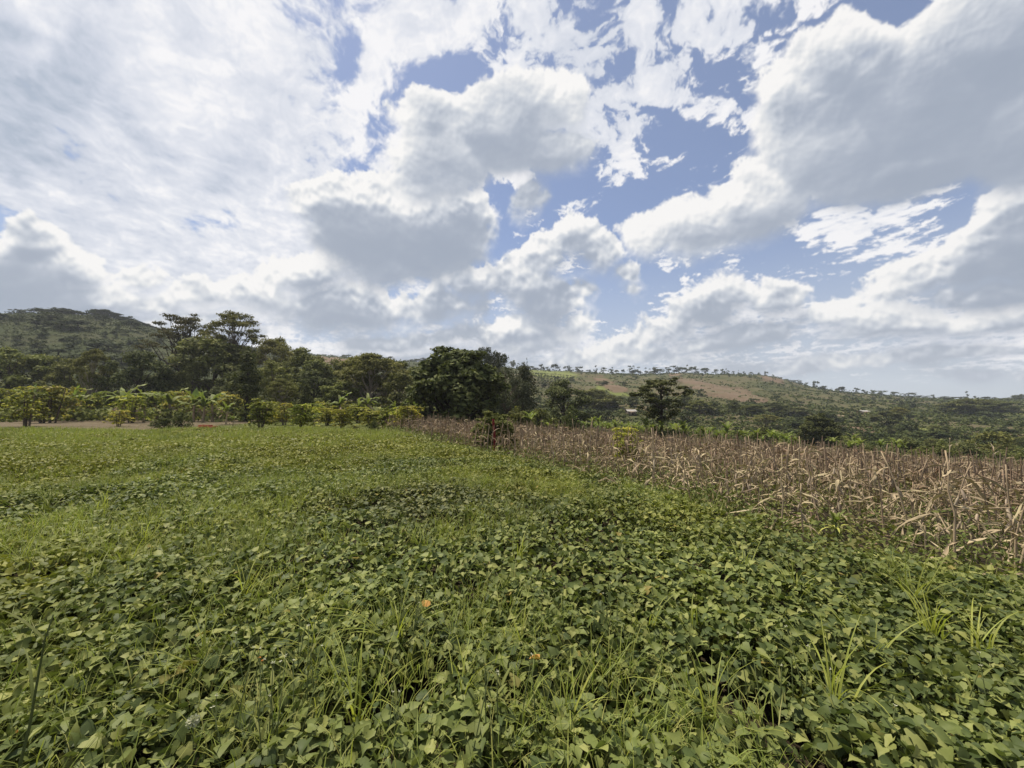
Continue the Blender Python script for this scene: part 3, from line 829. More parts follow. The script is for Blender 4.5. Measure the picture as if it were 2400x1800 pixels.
def cypress():
    cl = fill(60, 2.3, 0.8, 11.2, 0.62, 1.5, lambda h: (1 - h) ** 0.55 * min(1, h * 4 + 0.5)) + [(0, 0, 12.0 - 0.5 * i, 0.16 + 0.1 * i, 0.5) for i in range(5)]
    return limbs(11.8, cl, 0.16, 0.1, 5), crown(cl, 190, 0.28, 0.35, 0.6, 0.5, -0.8, 0.32)
def pine():
    cl = fill(12, 1.3, 4.5, 9.5, 0.8, 0.8, lambda h: 1.1 - 0.9 * h)
    return limbs(9.0, cl, 0.12, 0.4, 3), crown(cl, 34, 0.5, 0.3, 0.8)
def pyramid():
    cl = fill(56, 3.0, 1.2, 10.5, 0.85, 1.1, lambda h: (1 - h) ** 0.75 * min(1, h * 3 + 0.55)) + [(0, 0, 10.6, 0.4, 0.9), (0, 0, 11.6, 0.22, 0.8)]
    return limbs(10.5, cl, 0.18, 0.1, 4), crown(cl, 88, 0.42, 0.35, 0.6, 0.5, -0.9, 0.42)
def coffee():
    b = MB(); cl = []
    for i in range(rng.integers(3, 6)):
        a, l = rng.random() * 6.28, rng.uniform(0.10, 0.45)
        s = np.linspace(0, 1, 4)[:, None]
        hgt = rng.uniform(2.0, 2.9)
        pts = np.concatenate([np.cos(a) * l * s + 0.1 * math.cos(a), np.sin(a) * l * s + 0.1 * math.sin(a), hgt * s - 0.15], 1)
        b.add(*tube(pts, [0.05, 0.042, 0.032, 0.015], 5))
        for z in np.arange(0.75, hgt + 0.1, 0.28):
            for _ in range(2):
                ba = rng.random() * 6.28; L = rng.uniform(0.5, 1.0) * (1.15 - 0.25 * z / hgt)
                q0 = pts[0] + (pts[-1] - pts[0]) * (z / hgt)
                t = np.linspace(0, 1, 4)[:, None]
                br = np.concatenate([q0[0] + math.cos(ba) * L * t, q0[1] + math.sin(ba) * L * t, q0[2] + 0.22 * t - 0.42 * t * t * L], 1)
                b.add(*tube(br, [0.012, 0.01, 0.007, 0.003], 3))
                cl += [(*br[1], 0.17, 0.11), (*br[2], 0.19, 0.11), (*br[3], 0.19, 0.13)]
    return b, crown(cl, 230, 0.225, 0.75, 0.4, 0.6, 0.6, 0.5)
def bush():
    cl = fill(26, 1.0, 0.3, 1.7, 0.42, 0.75, lambda h: math.sin(math.pi * min(1, h * 0.6 + 0.35)) ** 0.6)
    return limbs(1.1, cl, 0.05, 0.1, 3), crown(cl, 240, 0.2, 0.5, 0.6)
def hill_round():
    cl = fill(10, 2.5, 1.0, 5.4, 1.25, 0.75)
    return limbs(4.0, cl, 0.16, 0.3, 4, sides=4), crown(cl, 26, 0.85, 0.65, 0.5)
def hill_flat():
    cl = fill(9, 2.6, 2.2, 5.4, 1.2, 0.55)
    return limbs(4.0, cl, 0.16, 0.5, 2, sides=4), crown(cl, 26, 0.8, 0.8, 0.4)
def hill_tall():
    cl = fill(8, 1.3, 2.0, 8.5, 0.95, 1.1, lambda h: 1.1 - 0.7 * h)
    return limbs(7.5, cl, 0.12, 0.3, 5, sides=4), crown(cl, 26, 0.75, 0.4, 0.6)

species('umbrella_tree', 1, umbrella, 'olive', 'trunk')
species('sparse_umbrella_tree', 1, umbrella_thin, 'brownish', 'dark_trunk')
species('broadleaf_tree', 4, broad, 'mid', 'trunk')
species('evergreen_tree', 2, broad, 'dark', 'dark_trunk')
species('flat_topped_tree', 3, layered, 'olive', 'pale_trunk')
species('large_leaved_tree', 1, big_leaf, 'dark', 'dark_trunk')
species('drooping_tree', 2, big_leaf, 'mid', 'trunk')
species('solitary_tree', 1, solitary, 'dark', 'dark_trunk')
species('eucalyptus_tree', 3, eucalyptus, 'greyish', 'pale_trunk')
species('feathery_tree', 1, clumpy, 'greyish', 'trunk')
species('cypress_tree', 1, cypress, 'greyish', 'dark_trunk')
species('pine_tree', 3, pine, 'hill_tree', 'dark_trunk')
species('pyramidal_tree', 1, pyramid, 'dark', 'dark_trunk')
species('coffee_bush', 4, coffee, 'coffee', 'trunk')
species('dark_bush', 3, bush, 'dark', 'dark_trunk')
species('green_bush', 3, bush, 'mid', 'dark_trunk')
species('round_hill_tree', 4, hill_round, 'hill_tree', 'dark_trunk')
species('flat_hill_tree', 3, hill_flat, 'hill_tree', 'dark_trunk')
species('slim_hill_tree', 2, hill_tall, 'hill_tree', 'dark_trunk')

def one_mesh(kind, i):
    """Trunk and crown as one mesh, for trees too far off to show their parts."""
    tm, cm, w, h = TREES[kind][i]
    key = '_whole_%s_%d' % (kind, i)
    if key in bpy.data.meshes: return bpy.data.meshes[key]
    b = MB()
    for mi, me in enumerate((tm, cm)):
        V = np.empty(len(me.vertices) * 3, np.float32); me.vertices.foreach_get('co', V)
        ls = np.empty(len(me.loops), np.int32); me.loops.foreach_get('vertex_index', ls)
        n = np.empty(len(me.polygons), np.int32); me.polygons.foreach_get('loop_total', n)
        st = np.concatenate([[0], np.cumsum(n)[:-1]])
        fs = [np.stack([ls[st[n == k] + c] for c in range(k)], -1) for k in (3, 4) if (n == k).any()]
        b.add(V.reshape(-1, 3), fs, mi)
    return b.build(key, [tm.materials[0], cm.materials[0]])

def plant(kind, name, loc, width, high, label, category, group=None, variant=None, parts=True, yaw=None, sink=0.0):
    """A tree or bush of a given crown width and height standing at LOC."""
    v = rng.integers(len(TREES[kind])) if variant is None else variant
    tm, cm, w, h = TREES[kind][v]
    sc = (width / w, width / w, high / h)
    yaw = rng.random() * 6.283 if yaw is None else yaw
    props = dict(label=label, category=category)
    if group: props['group'] = group
    if parts:
        root = link(name, None, None, (loc[0], loc[1], loc[2] - sink), **props)
        for nm, me in (('stem' if category in ('bush', 'shrub') else 'trunk', tm), ('crown', cm)): link(nm, me, root)
    else:
        root = link(name, one_mesh(kind, v), None, (loc[0], loc[1], loc[2] - sink), **props)
    root.scale = sc
    root.rotation_euler = (0, 0, yaw)
    return root

def plant_px(kind, name, px, top, width, depth, label, category, group=None, **kw):
    """The same, sized from its columns and top row in the photograph at a given distance."""
    p = on_ground(px, depth)
    return plant(kind, name, p, width / FPX * depth, max(0.4, row_z(top, depth) - p[2]), label, category, group, **kw)

# ------------------------------------------------------------------ trees behind the field
T = plant_px
def S(kind, name, px, top, base, width, label, category, **kw):
    """A tree on a slope, standing where its foot shows in the photograph."""
    d = float(hit(px, base, 0.0, 40.0)[1])
    p = on_ground(px, d)
    return plant(kind, name, p, width / FPX * d, max(0.5, row_z(top, d) - p[2]), label, category, **kw)
T('sparse_umbrella_tree', 'umbrella_tree', 424, 738, 140, 82, 'tall sparse brownish umbrella tree on the skyline, left of the denser green one', 'tree')
T('umbrella_tree', 'umbrella_tree', 541, 733, 140, 80, 'tall green umbrella tree with layered flat crown, highest on the skyline', 'tree')
T('broadleaf_tree', 'broadleaf_tree', 500, 792, 150, 76, 'wide dark broadleaf tree under the tall green umbrella tree', 'tree', variant=0)
T('pyramidal_tree', 'pyramidal_tree', 576, 826, 84, 52, 'dark pyramid shaped tree behind the coffee, below the tall umbrella tree', 'tree')
T('evergreen_tree', 'evergreen_tree', 318, 826, 96, 66, 'dark rounded tree behind the bananas, left of the sparse umbrella tree', 'tree', variant=0)
T('flat_topped_tree', 'flat_topped_tree', 212, 820, 66, 64, 'slender tree with bare pale trunk and small dark flat crown', 'tree', variant=0)
T('broadleaf_tree', 'broadleaf_tree', 18, 818, 120, 70, 'dark broadleaf tree at the far left edge behind the coffee', 'tree', variant=1)
T('broadleaf_tree', 'broadleaf_tree', 95, 834, 100, 74, 'broad dark tree second from the left edge behind the coffee', 'tree', variant=2)
T('broadleaf_tree', 'broadleaf_tree', 160, 842, 84, 72, 'dark tree just left of the slender pale-trunked tree', 'tree', variant=3)
T('evergreen_tree', 'evergreen_tree', 250, 858, 70, 74, 'low dark tree between the slender pale-trunked tree and the rounded one', 'tree', variant=1)
T('broadleaf_tree', 'broadleaf_tree', -60, 830, 120, 70, 'dark tree partly cut by the left border behind the coffee', 'tree', variant=0)
T('evergreen_tree', 'evergreen_tree', 385, 868, 90, 70, 'dark low-branching tree below the sparse umbrella tree', 'tree', variant=1)
T('broadleaf_tree', 'broadleaf_tree', 448, 850, 80, 72, 'dark tree in the gap between the two umbrella tree trunks', 'tree', variant=2)
T('flat_topped_tree', 'flat_topped_tree', 640, 794, 90, 88, 'flat-topped tree at the right shoulder of the tall umbrella tree', 'tree', variant=1)
T('broadleaf_tree', 'broadleaf_tree', 705, 818, 96, 82, 'olive tree where the tree belt meets the bare brown ridge', 'tree', variant=3)
T('broadleaf_tree', 'broadleaf_tree', 640, 850, 84, 66, 'leafy tree to the right of the dark pyramid shaped tree', 'tree', variant=1)
T('flat_topped_tree', 'flat_topped_tree', 659, 888, 60, 56, 'small tree with a straight pale trunk among the coffee bushes', 'tree', variant=2)
T('evergreen_tree', 'evergreen_tree', 735, 872, 84, 68, 'dark tree behind the row of small coffee bushes, left of the grove with pale trunks', 'tree', variant=0)
T('pyramidal_tree', 'pyramidal_tree', 716, 900, 40, 54, 'small pointed dark tree among the coffee and bananas', 'tree')
T('flat_topped_tree', 'flat_topped_tree', 836, 838, 100, 70, 'left tree of the flat-crowned grove with pale trunks', 'tree', variant=0)
T('flat_topped_tree', 'flat_topped_tree', 868, 830, 120, 66, 'middle and tallest tree of the flat-crowned grove with pale trunks', 'tree', variant=1)
T('flat_topped_tree', 'flat_topped_tree', 905, 842, 104, 72, 'right tree of the flat-crowned grove with pale trunks', 'tree', variant=2)
T('broadleaf_tree', 'broadleaf_tree', 785, 846, 80, 84, 'rounded tree behind the left side of the flat-crowned grove', 'tree', variant=0)
T('broadleaf_tree', 'broadleaf_tree', 955, 850, 90, 82, 'grey-green tree between the flat-crowned grove and the large dark tree', 'tree', variant=1)
T('broadleaf_tree', 'broadleaf_tree', 935, 876, 90, 62, 'leafy tree below the right end of the flat-crowned grove', 'tree', variant=2)
T('evergreen_tree', 'evergreen_tree', 868, 900, 110, 76, 'dark understorey tree below the flat-crowned grove', 'tree', variant=0)
T('broadleaf_tree', 'broadleaf_tree', 800, 896, 90, 64, 'low bushy tree behind the bananas, left of the pale trunks', 'tree', variant=3)
T('large_leaved_tree', 'large_leaved_tree', 1070, 820, 200, 44, 'largest dark tree with big leaves standing at the corner of the maize', 'tree')
T('eucalyptus_tree', 'eucalyptus_tree', 1128, 818, 44, 78, 'tall puffy-crowned tree rising behind the left shoulder of the large dark tree', 'tree', variant=0)
T('eucalyptus_tree', 'eucalyptus_tree', 1152, 817, 46, 80, 'tallest puffy-crowned tree behind the large dark tree', 'tree', variant=1)
T('eucalyptus_tree', 'eucalyptus_tree', 1177, 832, 34, 82, 'puffy-crowned tree at the right end behind the large dark tree', 'tree', variant=2)
T('feathery_tree', 'feathery_tree', 1184, 860, 122, 56, 'grey-green feathery tree right beside the large dark tree', 'tree')
T('feathery_tree', 'feathery_tree', 1140, 880, 80, 60, 'grey-green feathery tree half hidden by the large dark tree', 'tree')
T('feathery_tree', 'feathery_tree', 1206, 880, 80, 62, 'lower grey-green feathery tree filling the gap beside the cypress', 'tree')
T('cypress_tree', 'cypress_tree', 1229, 858, 78, 58, 'dark columnar cypress with a thin pointed tip', 'tree')
T('evergreen_tree', 'evergreen_tree', 1322, 893, 92, 74, 'broad dark domed tree between the cypress and the lone tree', 'tree', variant=0)
T('dark_bush', 'tall_shrub', 1342, 952, 42, 50, 'dark upright shrub behind the maize, below the broad domed tree', 'shrub', variant=0)
S('broadleaf_tree', 'broadleaf_tree', 1390, 912, 960, 64, 'tree behind and right of the broad domed tree', 'tree', variant=0)
S('broadleaf_tree', 'broadleaf_tree', 1424, 924, 955, 60, 'rounded tree left of the lone tree in the valley', 'tree', variant=1)
S('evergreen_tree', 'evergreen_tree', 1483, 926, 952, 28, 'narrow dark rounded tree just left of the lone tree', 'tree', variant=1)
T('solitary_tree', 'solitary_tree', 1549, 888, 114, 52, 'lone dark tree with bare trunk and tiered branches behind the maize', 'tree', yaw=0.0)
T('dark_bush', 'dark_bush', 1570, 1003, 52, 49, 'low dark shrub at the foot of the lone tree', 'shrub', variant=1)
T('green_bush', 'green_bush', 1535, 998, 30, 51, 'light green shrub left of the lone tree trunk', 'shrub', variant=1)
S('broadleaf_tree', 'broadleaf_tree', 1605, 925, 958, 50, 'rounded tree just right of the lone tree', 'tree', variant=2)
S('broadleaf_tree', 'broadleaf_tree', 1640, 938, 968, 46, 'middle tree of the three below the bare reddish field', 'tree', variant=3)
S('evergreen_tree', 'evergreen_tree', 1668, 942, 970, 34, 'dark domed tree below the bare reddish field', 'tree', variant=0)
S('pyramidal_tree', 'pyramidal_tree', 1722, 937, 970, 36, 'conical dark tree below the bare reddish field', 'tree')
S('broadleaf_tree', 'broadleaf_tree', 1765, 948, 968, 48, 'broad tree right of the conical one in the valley', 'tree', variant=0)
S('evergreen_tree', 'evergreen_tree', 1815, 943, 966, 56, 'dark tree below the tip of the bare reddish field', 'tree', variant=1)
S('flat_topped_tree', 'flat_topped_tree', 1795, 972, 1000, 56, 'yellow-green layered tree in the valley plantation', 'tree', variant=0)
S('evergreen_tree', 'evergreen_tree', 1860, 955, 975, 60, 'dark tree in the valley up-slope of the round black-leaved tree', 'tree', variant=0)
T('dark_bush', 'dark_bush', 1782, 1000, 34, 62, 'dark shrub on a short stem at the far edge of the maize', 'shrub', variant=2)
T('large_leaved_tree', 'round_tree', 1914, 972, 66, 78, 'round almost black-leaved tree beyond the maize', 'tree')
S('evergreen_tree', 'evergreen_tree', 2076, 963, 1000, 56, 'dense dark tree in the valley left of a pale bare stem', 'tree', variant=1)
S('flat_topped_tree', 'flat_topped_tree', 2105, 955, 985, 34, 'thin pale-stemmed tree beside the dense dark valley tree', 'tree', variant=2)
T('dark_bush', 'dark_bush', 2124, 1030, 52, 60, 'dark round bush just beyond the maize on the right', 'bush', variant=0)
T('green_bush', 'green_bush', 2320, 1012, 66, 74, 'large spreading bush beside the small ploughed plot', 'bush', variant=0)
T('green_bush', 'green_bush', 2205, 1032, 40, 66, 'green bush left of the small ploughed plot', 'bush', variant=2)
S('broadleaf_tree', 'broadleaf_tree', 2184, 997, 1010, 22, 'small tree standing alone on the valley pasture', 'tree', variant=3)
S('evergreen_tree', 'evergreen_tree', 2214, 998, 1022, 30, 'small dark tree at the right edge of the valley pasture', 'tree', variant=1)
S('broadleaf_tree', 'broadleaf_tree', 2268, 934, 967, 80, 'wide layered tree on the low slope at the right', 'tree', variant=1)
S('broadleaf_tree', 'broadleaf_tree', 2342, 940, 968, 64, 'layered tree on the low slope nearest the right border', 'tree', variant=0)
S('broadleaf_tree', 'broadleaf_tree', 2225, 944, 966, 44, 'rounded tree on the low slope left of the wide layered one', 'tree', variant=2)
T('coffee_bush', 'young_tree', 1464, 1002, 62, 15.5, 'young tree with drooping yellow-green leaves standing in the maize', 'tree', variant=0)
T('dark_bush', 'sapling', 1495, 1048, 26, 13.5, 'small dark green sapling in the maize beside the young tree', 'sapling', variant=1)
T('broadleaf_tree', 'broadleaf_tree', 735, 846, 90, 78, 'olive tree behind the small pointed tree', 'tree', variant=2)
T('evergreen_tree', 'evergreen_tree', 560, 872, 90, 68, 'dark tree behind the pyramid shaped one', 'tree', variant=0)
T('evergreen_tree', 'evergreen_tree', 1010, 900, 90, 56, 'dark low tree at the left foot of the large dark tree', 'tree', variant=1)
# the bushy tree with a red stem at the maize border
bt = plant_px('drooping_tree', 'bushy_tree', 1156, 968, 92, 19, 'bushy small tree around a dark red stem at the maize border', 'tree')
pb = on_ground(1158, 16.8)
zt = row_z(982, 16.8) - pb[2]
st = MB()
k = 18
zz = np.linspace(-0.1, zt, k)
st.add(*tube(np.column_stack([0.03 * np.sin(zz * 3), 0.02 * np.cos(zz * 4), zz]), 0.042 + 0.02 * (np.arange(k) % 2), 8))
red = link('red_plant', None, None, tuple(pb), label='dark red ringed stem standing upright in front of the bushy tree', category='plant')
link('stem', st.build('red_stem_shape', M['red_stem'], True), red)
lv, lf = strips(np.tile([[0, 0, zt]], (9, 1)), U_(0, 6.28, 9), U_(0.25, 0.4, 9), U_(0.2, 1.0, 9), U_(0.5, 1.4, 9), U_(0.05, 0.09, 9), 4, 0.2)
link('crown', mesh('red_stem_leaves', lv, [lf], M['dark']), red)

# coffee rows: column, base row, top row, width, distance
COFFEE = [(16, 981, 912, 62), (66, 1001, 918, 78), (101, 992, 908, 60), (124, 992, 905, 74), (150, 985, 912, 66), (171, 984, 920, 50), (207, 984, 930, 52), (223, 981, 935, 48),
          (243, 972, 925, 60), (281, 1001, 962, 44), (310, 992, 928, 62), (336, 981, 922, 58), (362, 982, 936, 50), (400, 978, 930, 54), (432, 984, 935, 56), (450, 980, 938, 46),
          (613, 1010, 935, 62), (641, 992, 942, 50), (667, 997, 945, 50), (703, 1008, 948, 58), (728, 990, 946, 52), (768, 998, 952, 54), (803, 1006, 955, 50), (840, 992, 950, 56),
          (585, 985, 940, 48), (690, 985, 944, 52), (756, 985, 946, 50), (820, 986, 948, 52), (870, 1000, 960, 56), (905, 1002, 958, 50), (930, 1004, 955, 54), (958, 1008, 952, 60),
          (40, 972, 912, 60), (85, 972, 906, 62), (190, 972, 918, 60), (265, 968, 920, 54), (545, 975, 935, 46), (510, 972, 938, 44), (-30, 985, 912, 64), (-45, 972, 910, 60)]
def nearby(px):
    marks = [(66, 'the front bush at the left edge'), (212, 'the slender pale-trunked tree'), (318, 'the dark rounded tree'), (424, 'the sparse umbrella tree'), (486, 'the brick pile'),
             (576, 'the pyramid shaped tree'), (660, 'the small pale-trunked tree'), (716, 'the small pointed tree'), (868, 'the pale-trunked grove'), (990, 'the large dark tree')]
    x, n = min(marks, key=lambda m_: abs(m_[0] - px))
    return ('under ' if abs(x - px) < 14 else 'left of ' if px < x else 'right of ') + n
used = {}
def fresh(lbl):
    """Keeps labels distinct by counting outwards from the landmark they name."""
    n = used[lbl] = used.get(lbl, 0) + 1
    return lbl if n == 1 else lbl.replace('coffee bush', ['second', 'third', 'fourth', 'fifth', 'sixth', 'seventh', 'eighth', 'ninth'][min(n, 9) - 2] + ' coffee bush', 1)
COFFEE += [(px + rng.uniform(-8, 8), 984 if px > 560 else 972, (945 if px > 560 else 922) + rng.uniform(-6, 8), rng.uniform(44, 60)) for px in list(range(-60, 460, 60)) + list(range(540, 1000, 56))]
for i, (px, base, top, w) in enumerate(COFFEE):
    dep = float(np.clip(hit(px, base, 0.0, 20)[1], 31.5, 62))
    tone = 'yellowish' if px < 250 else 'green'
    plant_px('coffee_bush', 'coffee_bush', px, top, w * 0.95, dep, fresh('%s %s coffee bush %s' % (tone, 'front' if base > 985 else 'back', nearby(px))), 'bush', 'coffee bushes behind the field')
T('dark_bush', 'dark_bush', 390, 979, 44, 30.5, 'dark rounded bush at the field edge, the left and lower of a pair', 'bush', variant=0)
T('dark_bush', 'dark_bush', 428, 966, 36, 32.5, 'dark rounded bush at the field edge, the right of a pair', 'bush', variant=2)
T('dark_bush', 'dark_bush', 878, 984, 20, 31.5, 'very small dark bush at the field edge below the pale trunks', 'bush', variant=1)
T('green_bush', 'green_bush', 829, 998, 26, 31, 'low weedy bush at the field edge left of the small dark bush', 'bush', variant=1)
T('green_bush', 'leafy_sapling', 563, 1090, 62, 10.2, 'dark feathery sapling standing up out of the sweet potatoes', 'sapling', variant=2)
T('dark_bush', 'dark_bush', 1010, 985, 60, 42.0, 'dark shrub at the left foot of the largest tree', 'shrub', variant=1)
T('dark_bush', 'dark_bush', 1110, 985, 70, 41.5, 'dark shrub under the right side of the largest tree', 'shrub', variant=2)
T('green_bush', 'green_bush', 1215, 955, 60, 48, 'green shrub at the foot of the cypress', 'shrub', variant=2)
T('green_bush', 'green_bush', 1262, 958, 50, 50, 'green shrub right of the cypress foot', 'shrub', variant=0)

# loose bricks in a low pile
bp_ = on_ground(486, 31.0)
pile = link('brick_pile', None, None, tuple(bp_), label='small heap of red bricks at the far edge of the field', category='brick pile')
mb_, qb, bb = material('red_brick', 0.9, 0.1)
ob = qb.n('ShaderNodeObjectInfo')
qb.put(bb.inputs['Base Color'], qb.ramp(ob.outputs['Random'], [(0, (0.20, 0.055, 0.035)), (0.5, (0.29, 0.085, 0.05)), (1, (0.34, 0.12, 0.07))]))
bx = np.array([(x, y, z) for z in (0, 1) for y in (0, 1) for x in (0, 1)], float) - [0.5, 0.5, 0]
bx[bx[:, 2] > 0.5, :2] *= 0.96
BF = np.array([(0, 2, 3, 1), (4, 5, 7, 6), (0, 1, 5, 4), (2, 6, 7, 3), (0, 4, 6, 2), (1, 3, 7, 5)])
brick_me = mesh('brick_shape', bx * [0.24, 0.115, 0.085], [BF], mb_)
for lay in range(5):
    for r_ in range(3):
        for c in range(5 - (lay > 3)):
            if lay == 4 and rng.random() < 0.4: continue
            o = link('brick', brick_me, pile, (-0.52 + 0.26 * c + rng.normal(0, 0.012) + 0.12 * (lay % 2) * 0.8, -0.14 + 0.13 * r_ + rng.normal(0, 0.008), 0.0865 * lay))
            o.rotation_euler = (0, 0, rng.normal(0, 0.06))

# low houses far off with pale metal roofs
m_w, q_, b_ = material('plastered_wall', 0.9, 0.1); b_.inputs['Base Color'].default_value = (0.35, 0.27, 0.20, 1)
m_r, q_, b_ = material('metal_roof', 0.5, 0.4)
q_.put(b_.inputs['Base Color'], q_.ramp(q_.noise(q_.n('ShaderNodeTexCoord').outputs['Object'], 2.0, 4), [(0.3, (0.22, 0.20, 0.18)), (0.7, (0.34, 0.32, 0.30))]))
m_d, q_, b_ = material('dark_door', 0.8, 0.2); b_.inputs['Base Color'].default_value = (0.06, 0.04, 0.03, 1)
def house(px, py, depth, w, label):
    p = on_ground(px, depth)
    h = link('house', None, None, tuple(p), label=label, category='house')
    h.scale = (1, 1, 0.62)
    wl = MB().add(bx * [w, 4.0, 2.4], BF)
    link('wall', wl.build('house_wall', m_w), h)
    rf = np.array([(-w / 2 - 0.4, -2.4, 2.3), (w / 2 + 0.4, -2.4, 2.3), (w / 2 + 0.4, 0, 3.5), (-w / 2 - 0.4, 0, 3.5), (w / 2 + 0.4, 2.4, 2.3), (-w / 2 - 0.4, 2.4, 2.3)])
    rf = np.concatenate([rf, rf + [0, 0, 0.06]])
    link('roof', mesh('house_roof', rf, [np.array([(0, 1, 2, 3), (3, 2, 4, 5), (6, 7, 8, 9), (9, 8, 10, 11), (0, 1, 7, 6), (4, 5, 11, 10)])], m_r), h)
    d = link('door', mesh('house_door', bx * [0.9, 0.06, 1.9], [BF], m_d), h, (0.3 * w / 4, -2.03, 0))
    for s in (-1, 1): link('window', mesh('house_window', bx * [0.7, 0.06, 0.8], [BF], m_d), h, (s * w * 0.33, -2.03, 0.9))
house(1478, 958, 160, 3.2, 'low pale-roofed house half hidden by valley trees left of the lone tree')
house(2022, 964, 215, 3.6, 'low pale-roofed house beside the pale soil track on the right slope')

# ------------------------------------------------------------------ bananas
def banana_leaf_mesh(nm, length, lean, curve, width, mat):
    V, F = strips(np.zeros((1, 3)), np.array([0.0]), np.array([length]), np.array([lean]), np.array([curve]), np.array([width]), 9, 0.28, 0.0, 'paddle')
    keep = np.ones(len(F), bool)
    V = V + rng.normal(0, 0.012, V.shape)
    for e in range(1, 10):                                   # torn, drooping edges
        for s_ in (0, 2):
            V[e * 3 + s_, 2] -= rng.uniform(0, 0.16) * width / 0.38; V[e * 3 + s_, 0] += rng.normal(0, 0.05)
    rib, rf = tube(V[1::3][:8] - [0, 0, 0.01], np.linspace(0.03, 0.008, 8), 4)
    b = MB().add(V, F).add(rib, rf)
    return b.build(nm, M[mat], False)
BLEAF = [banana_leaf_mesh('banana_leaf_shape', l, a, c, w, 'banana') for l, a, c, w in
         [(1.9, 0.35, 1.9, 0.36), (2.1, 0.55, 2.0, 0.40), (1.8, 0.75, 2.0, 0.36), (1.7, 0.9, 2.0, 0.34), (2.0, 0.25, 1.2, 0.38), (1.9, 0.5, 1.7, 0.38)]]
BYOUNG = banana_leaf_mesh('banana_young_leaf_shape', 1.9, 0.10, 0.12, 0.5, 'young_leaf')
BDRY = [banana_leaf_mesh('banana_dry_leaf_shape', 1.5, 1.5, 1.9, 0.22, 'dry_banana') for _ in range(2)]
def stem_mesh(h):
    z = np.linspace(-0.2, h, 7)
    V, F = tube(np.column_stack([0.05 * np.sin(z), 0.04 * np.cos(z * 1.3), z]), 0.13 * (1 - 0.5 * np.linspace(0, 1, 7)), 8)
    return mesh('banana_stem_shape', V, F, M['dry_banana'], smooth=True)
BSTEM = [stem_mesh(h) for h in (1.6, 2.0, 2.4)]
def banana(p, high, label, group, young=True, n=8, dry=3, detailed=True):
    i = rng.integers(3); hs = (1.6, 2.0, 2.4)[i]
    s = high / (hs + (2.0 if young else 1.2))
    root = link('banana_plant', None, None, tuple(p), label=label, category='banana plant', group=group)
    root.scale = (s, s, s); root.rotation_euler = (0, 0, rng.random() * 6.28)
    link('stem', BSTEM[i], root)
    for k_ in range(n):
        o = link('leaf', BLEAF[rng.integers(len(BLEAF))], root, (0, 0, hs - 0.05 + 0.02 * k_))
        o.rotation_euler = (0, 0, k_ * 2.4 + rng.uniform(-0.3, 0.3)); f = rng.uniform(0.8, 1.1); o.scale = (f, f, f)
    for k_ in range(dry):
        o = link('dry_leaf', BDRY[k_ % 2], root, (0, 0, hs - 0.3 - 0.15 * k_)); o.rotation_euler = (0, 0, rng.random() * 6.28)
    if young:
        o = link('young_leaf', BYOUNG, root, (0, 0, hs)); o.rotation_euler = (0, 0, rng.random() * 6.28)
    return root
_whole = {}
def banana_whole(v):
    """A banana plant as one mesh, for those far down the valley."""
    if v in _whole: return _whole[v]
    b = MB(); hs = 2.0
    z = np.linspace(-0.2, hs, 4)
    b.add(*tube(np.column_stack([0 * z, 0 * z, z]), 0.12 * (1 - 0.5 * np.linspace(0, 1, 4)), 5), mi=1)
    n = 9
    V, F = strips(np.tile([[0, 0, hs]], (n, 1)), np.arange(n) * 2.4 + U_(-.3, .3, n), U_(1.5, 2.2, n), U_(0.1, 0.9, n), U_(1.2, 2.1, n), U_(0.28, 0.42, n), 5, 0.25, 0.0, 'paddle')
    b.add(V, F, 0)
    _whole[v] = b.build('_banana_whole_%d' % v, [M['banana'], M['dry_banana']])
    return _whole[v]
BAN = [(72, 884, 45, True, 'just behind the front coffee bushes, with one upright young leaf'), (108, 892, 46, True, 'right of the first upright young leaf'), (172, 888, 45, True, 'with an upright pale young leaf, left of the slender pale-trunked tree'),
       (188, 896, 47, True, 'right of the pair with pale young leaves'), (288, 902, 42, False, 'in the wide arching clump below the dark rounded tree, on its left'), (312, 898, 42, False, 'in the middle of the wide arching clump below the dark rounded tree'),
       (338, 905, 43, False, 'in the wide arching clump below the dark rounded tree, on its right'), (398, 910, 46, False, 'left of the thick clump of dry stems'), (456, 894, 43, True, 'in the clump of dry stems, with a curved young leaf'),
       (478, 898, 42, True, 'in the clump of dry stems, with the brightest upright young leaf'), (498, 910, 43, False, 'at the right side of the clump of dry stems'), (532, 940, 38, False, 'low and spreading behind the brick pile'),
       (548, 962, 32.5, True, 'very small, with one bright leaf near the brick pile'), (638, 925, 52, False, 'left of the small pale-trunked tree'), (690, 930, 50, False, 'right of the small pale-trunked tree'), (738, 965, 33.5, False, 'small, with a broken pale stem at the verge'),
       (798, 918, 44, False, 'with yellowing leaves below the pale-trunked grove'), (862, 920, 44, False, 'below the tallest tree of the pale-trunked grove'), (842, 930, 48, False, 'half hidden below the pale-trunked grove'),
       (975, 905, 40, True, 'tall, beside the left flank of the large dark tree'), (902, 965, 34, False, 'short, at the verge left of the tall one by the large tree'), (985, 955, 39, False, 'short, at the foot of the large dark tree'),
       (925, 935, 46, False, 'behind the short one at the verge'), (615, 940, 50, False, 'behind the coffee right of the pyramid shaped tree'), (760, 935, 52, False, 'behind the coffee left of the yellowing one')]
for px, top, dep, yg, where in BAN:
    p = on_ground(px, dep)
    dep = dep + (7 if dep > 41 else 3); p = on_ground(px, dep)
    banana(p, (row_z(top, dep) - p[2]) * 0.92, 'banana plant ' + where, 'bananas behind the field', yg, 8 if dep < 48 else 7)
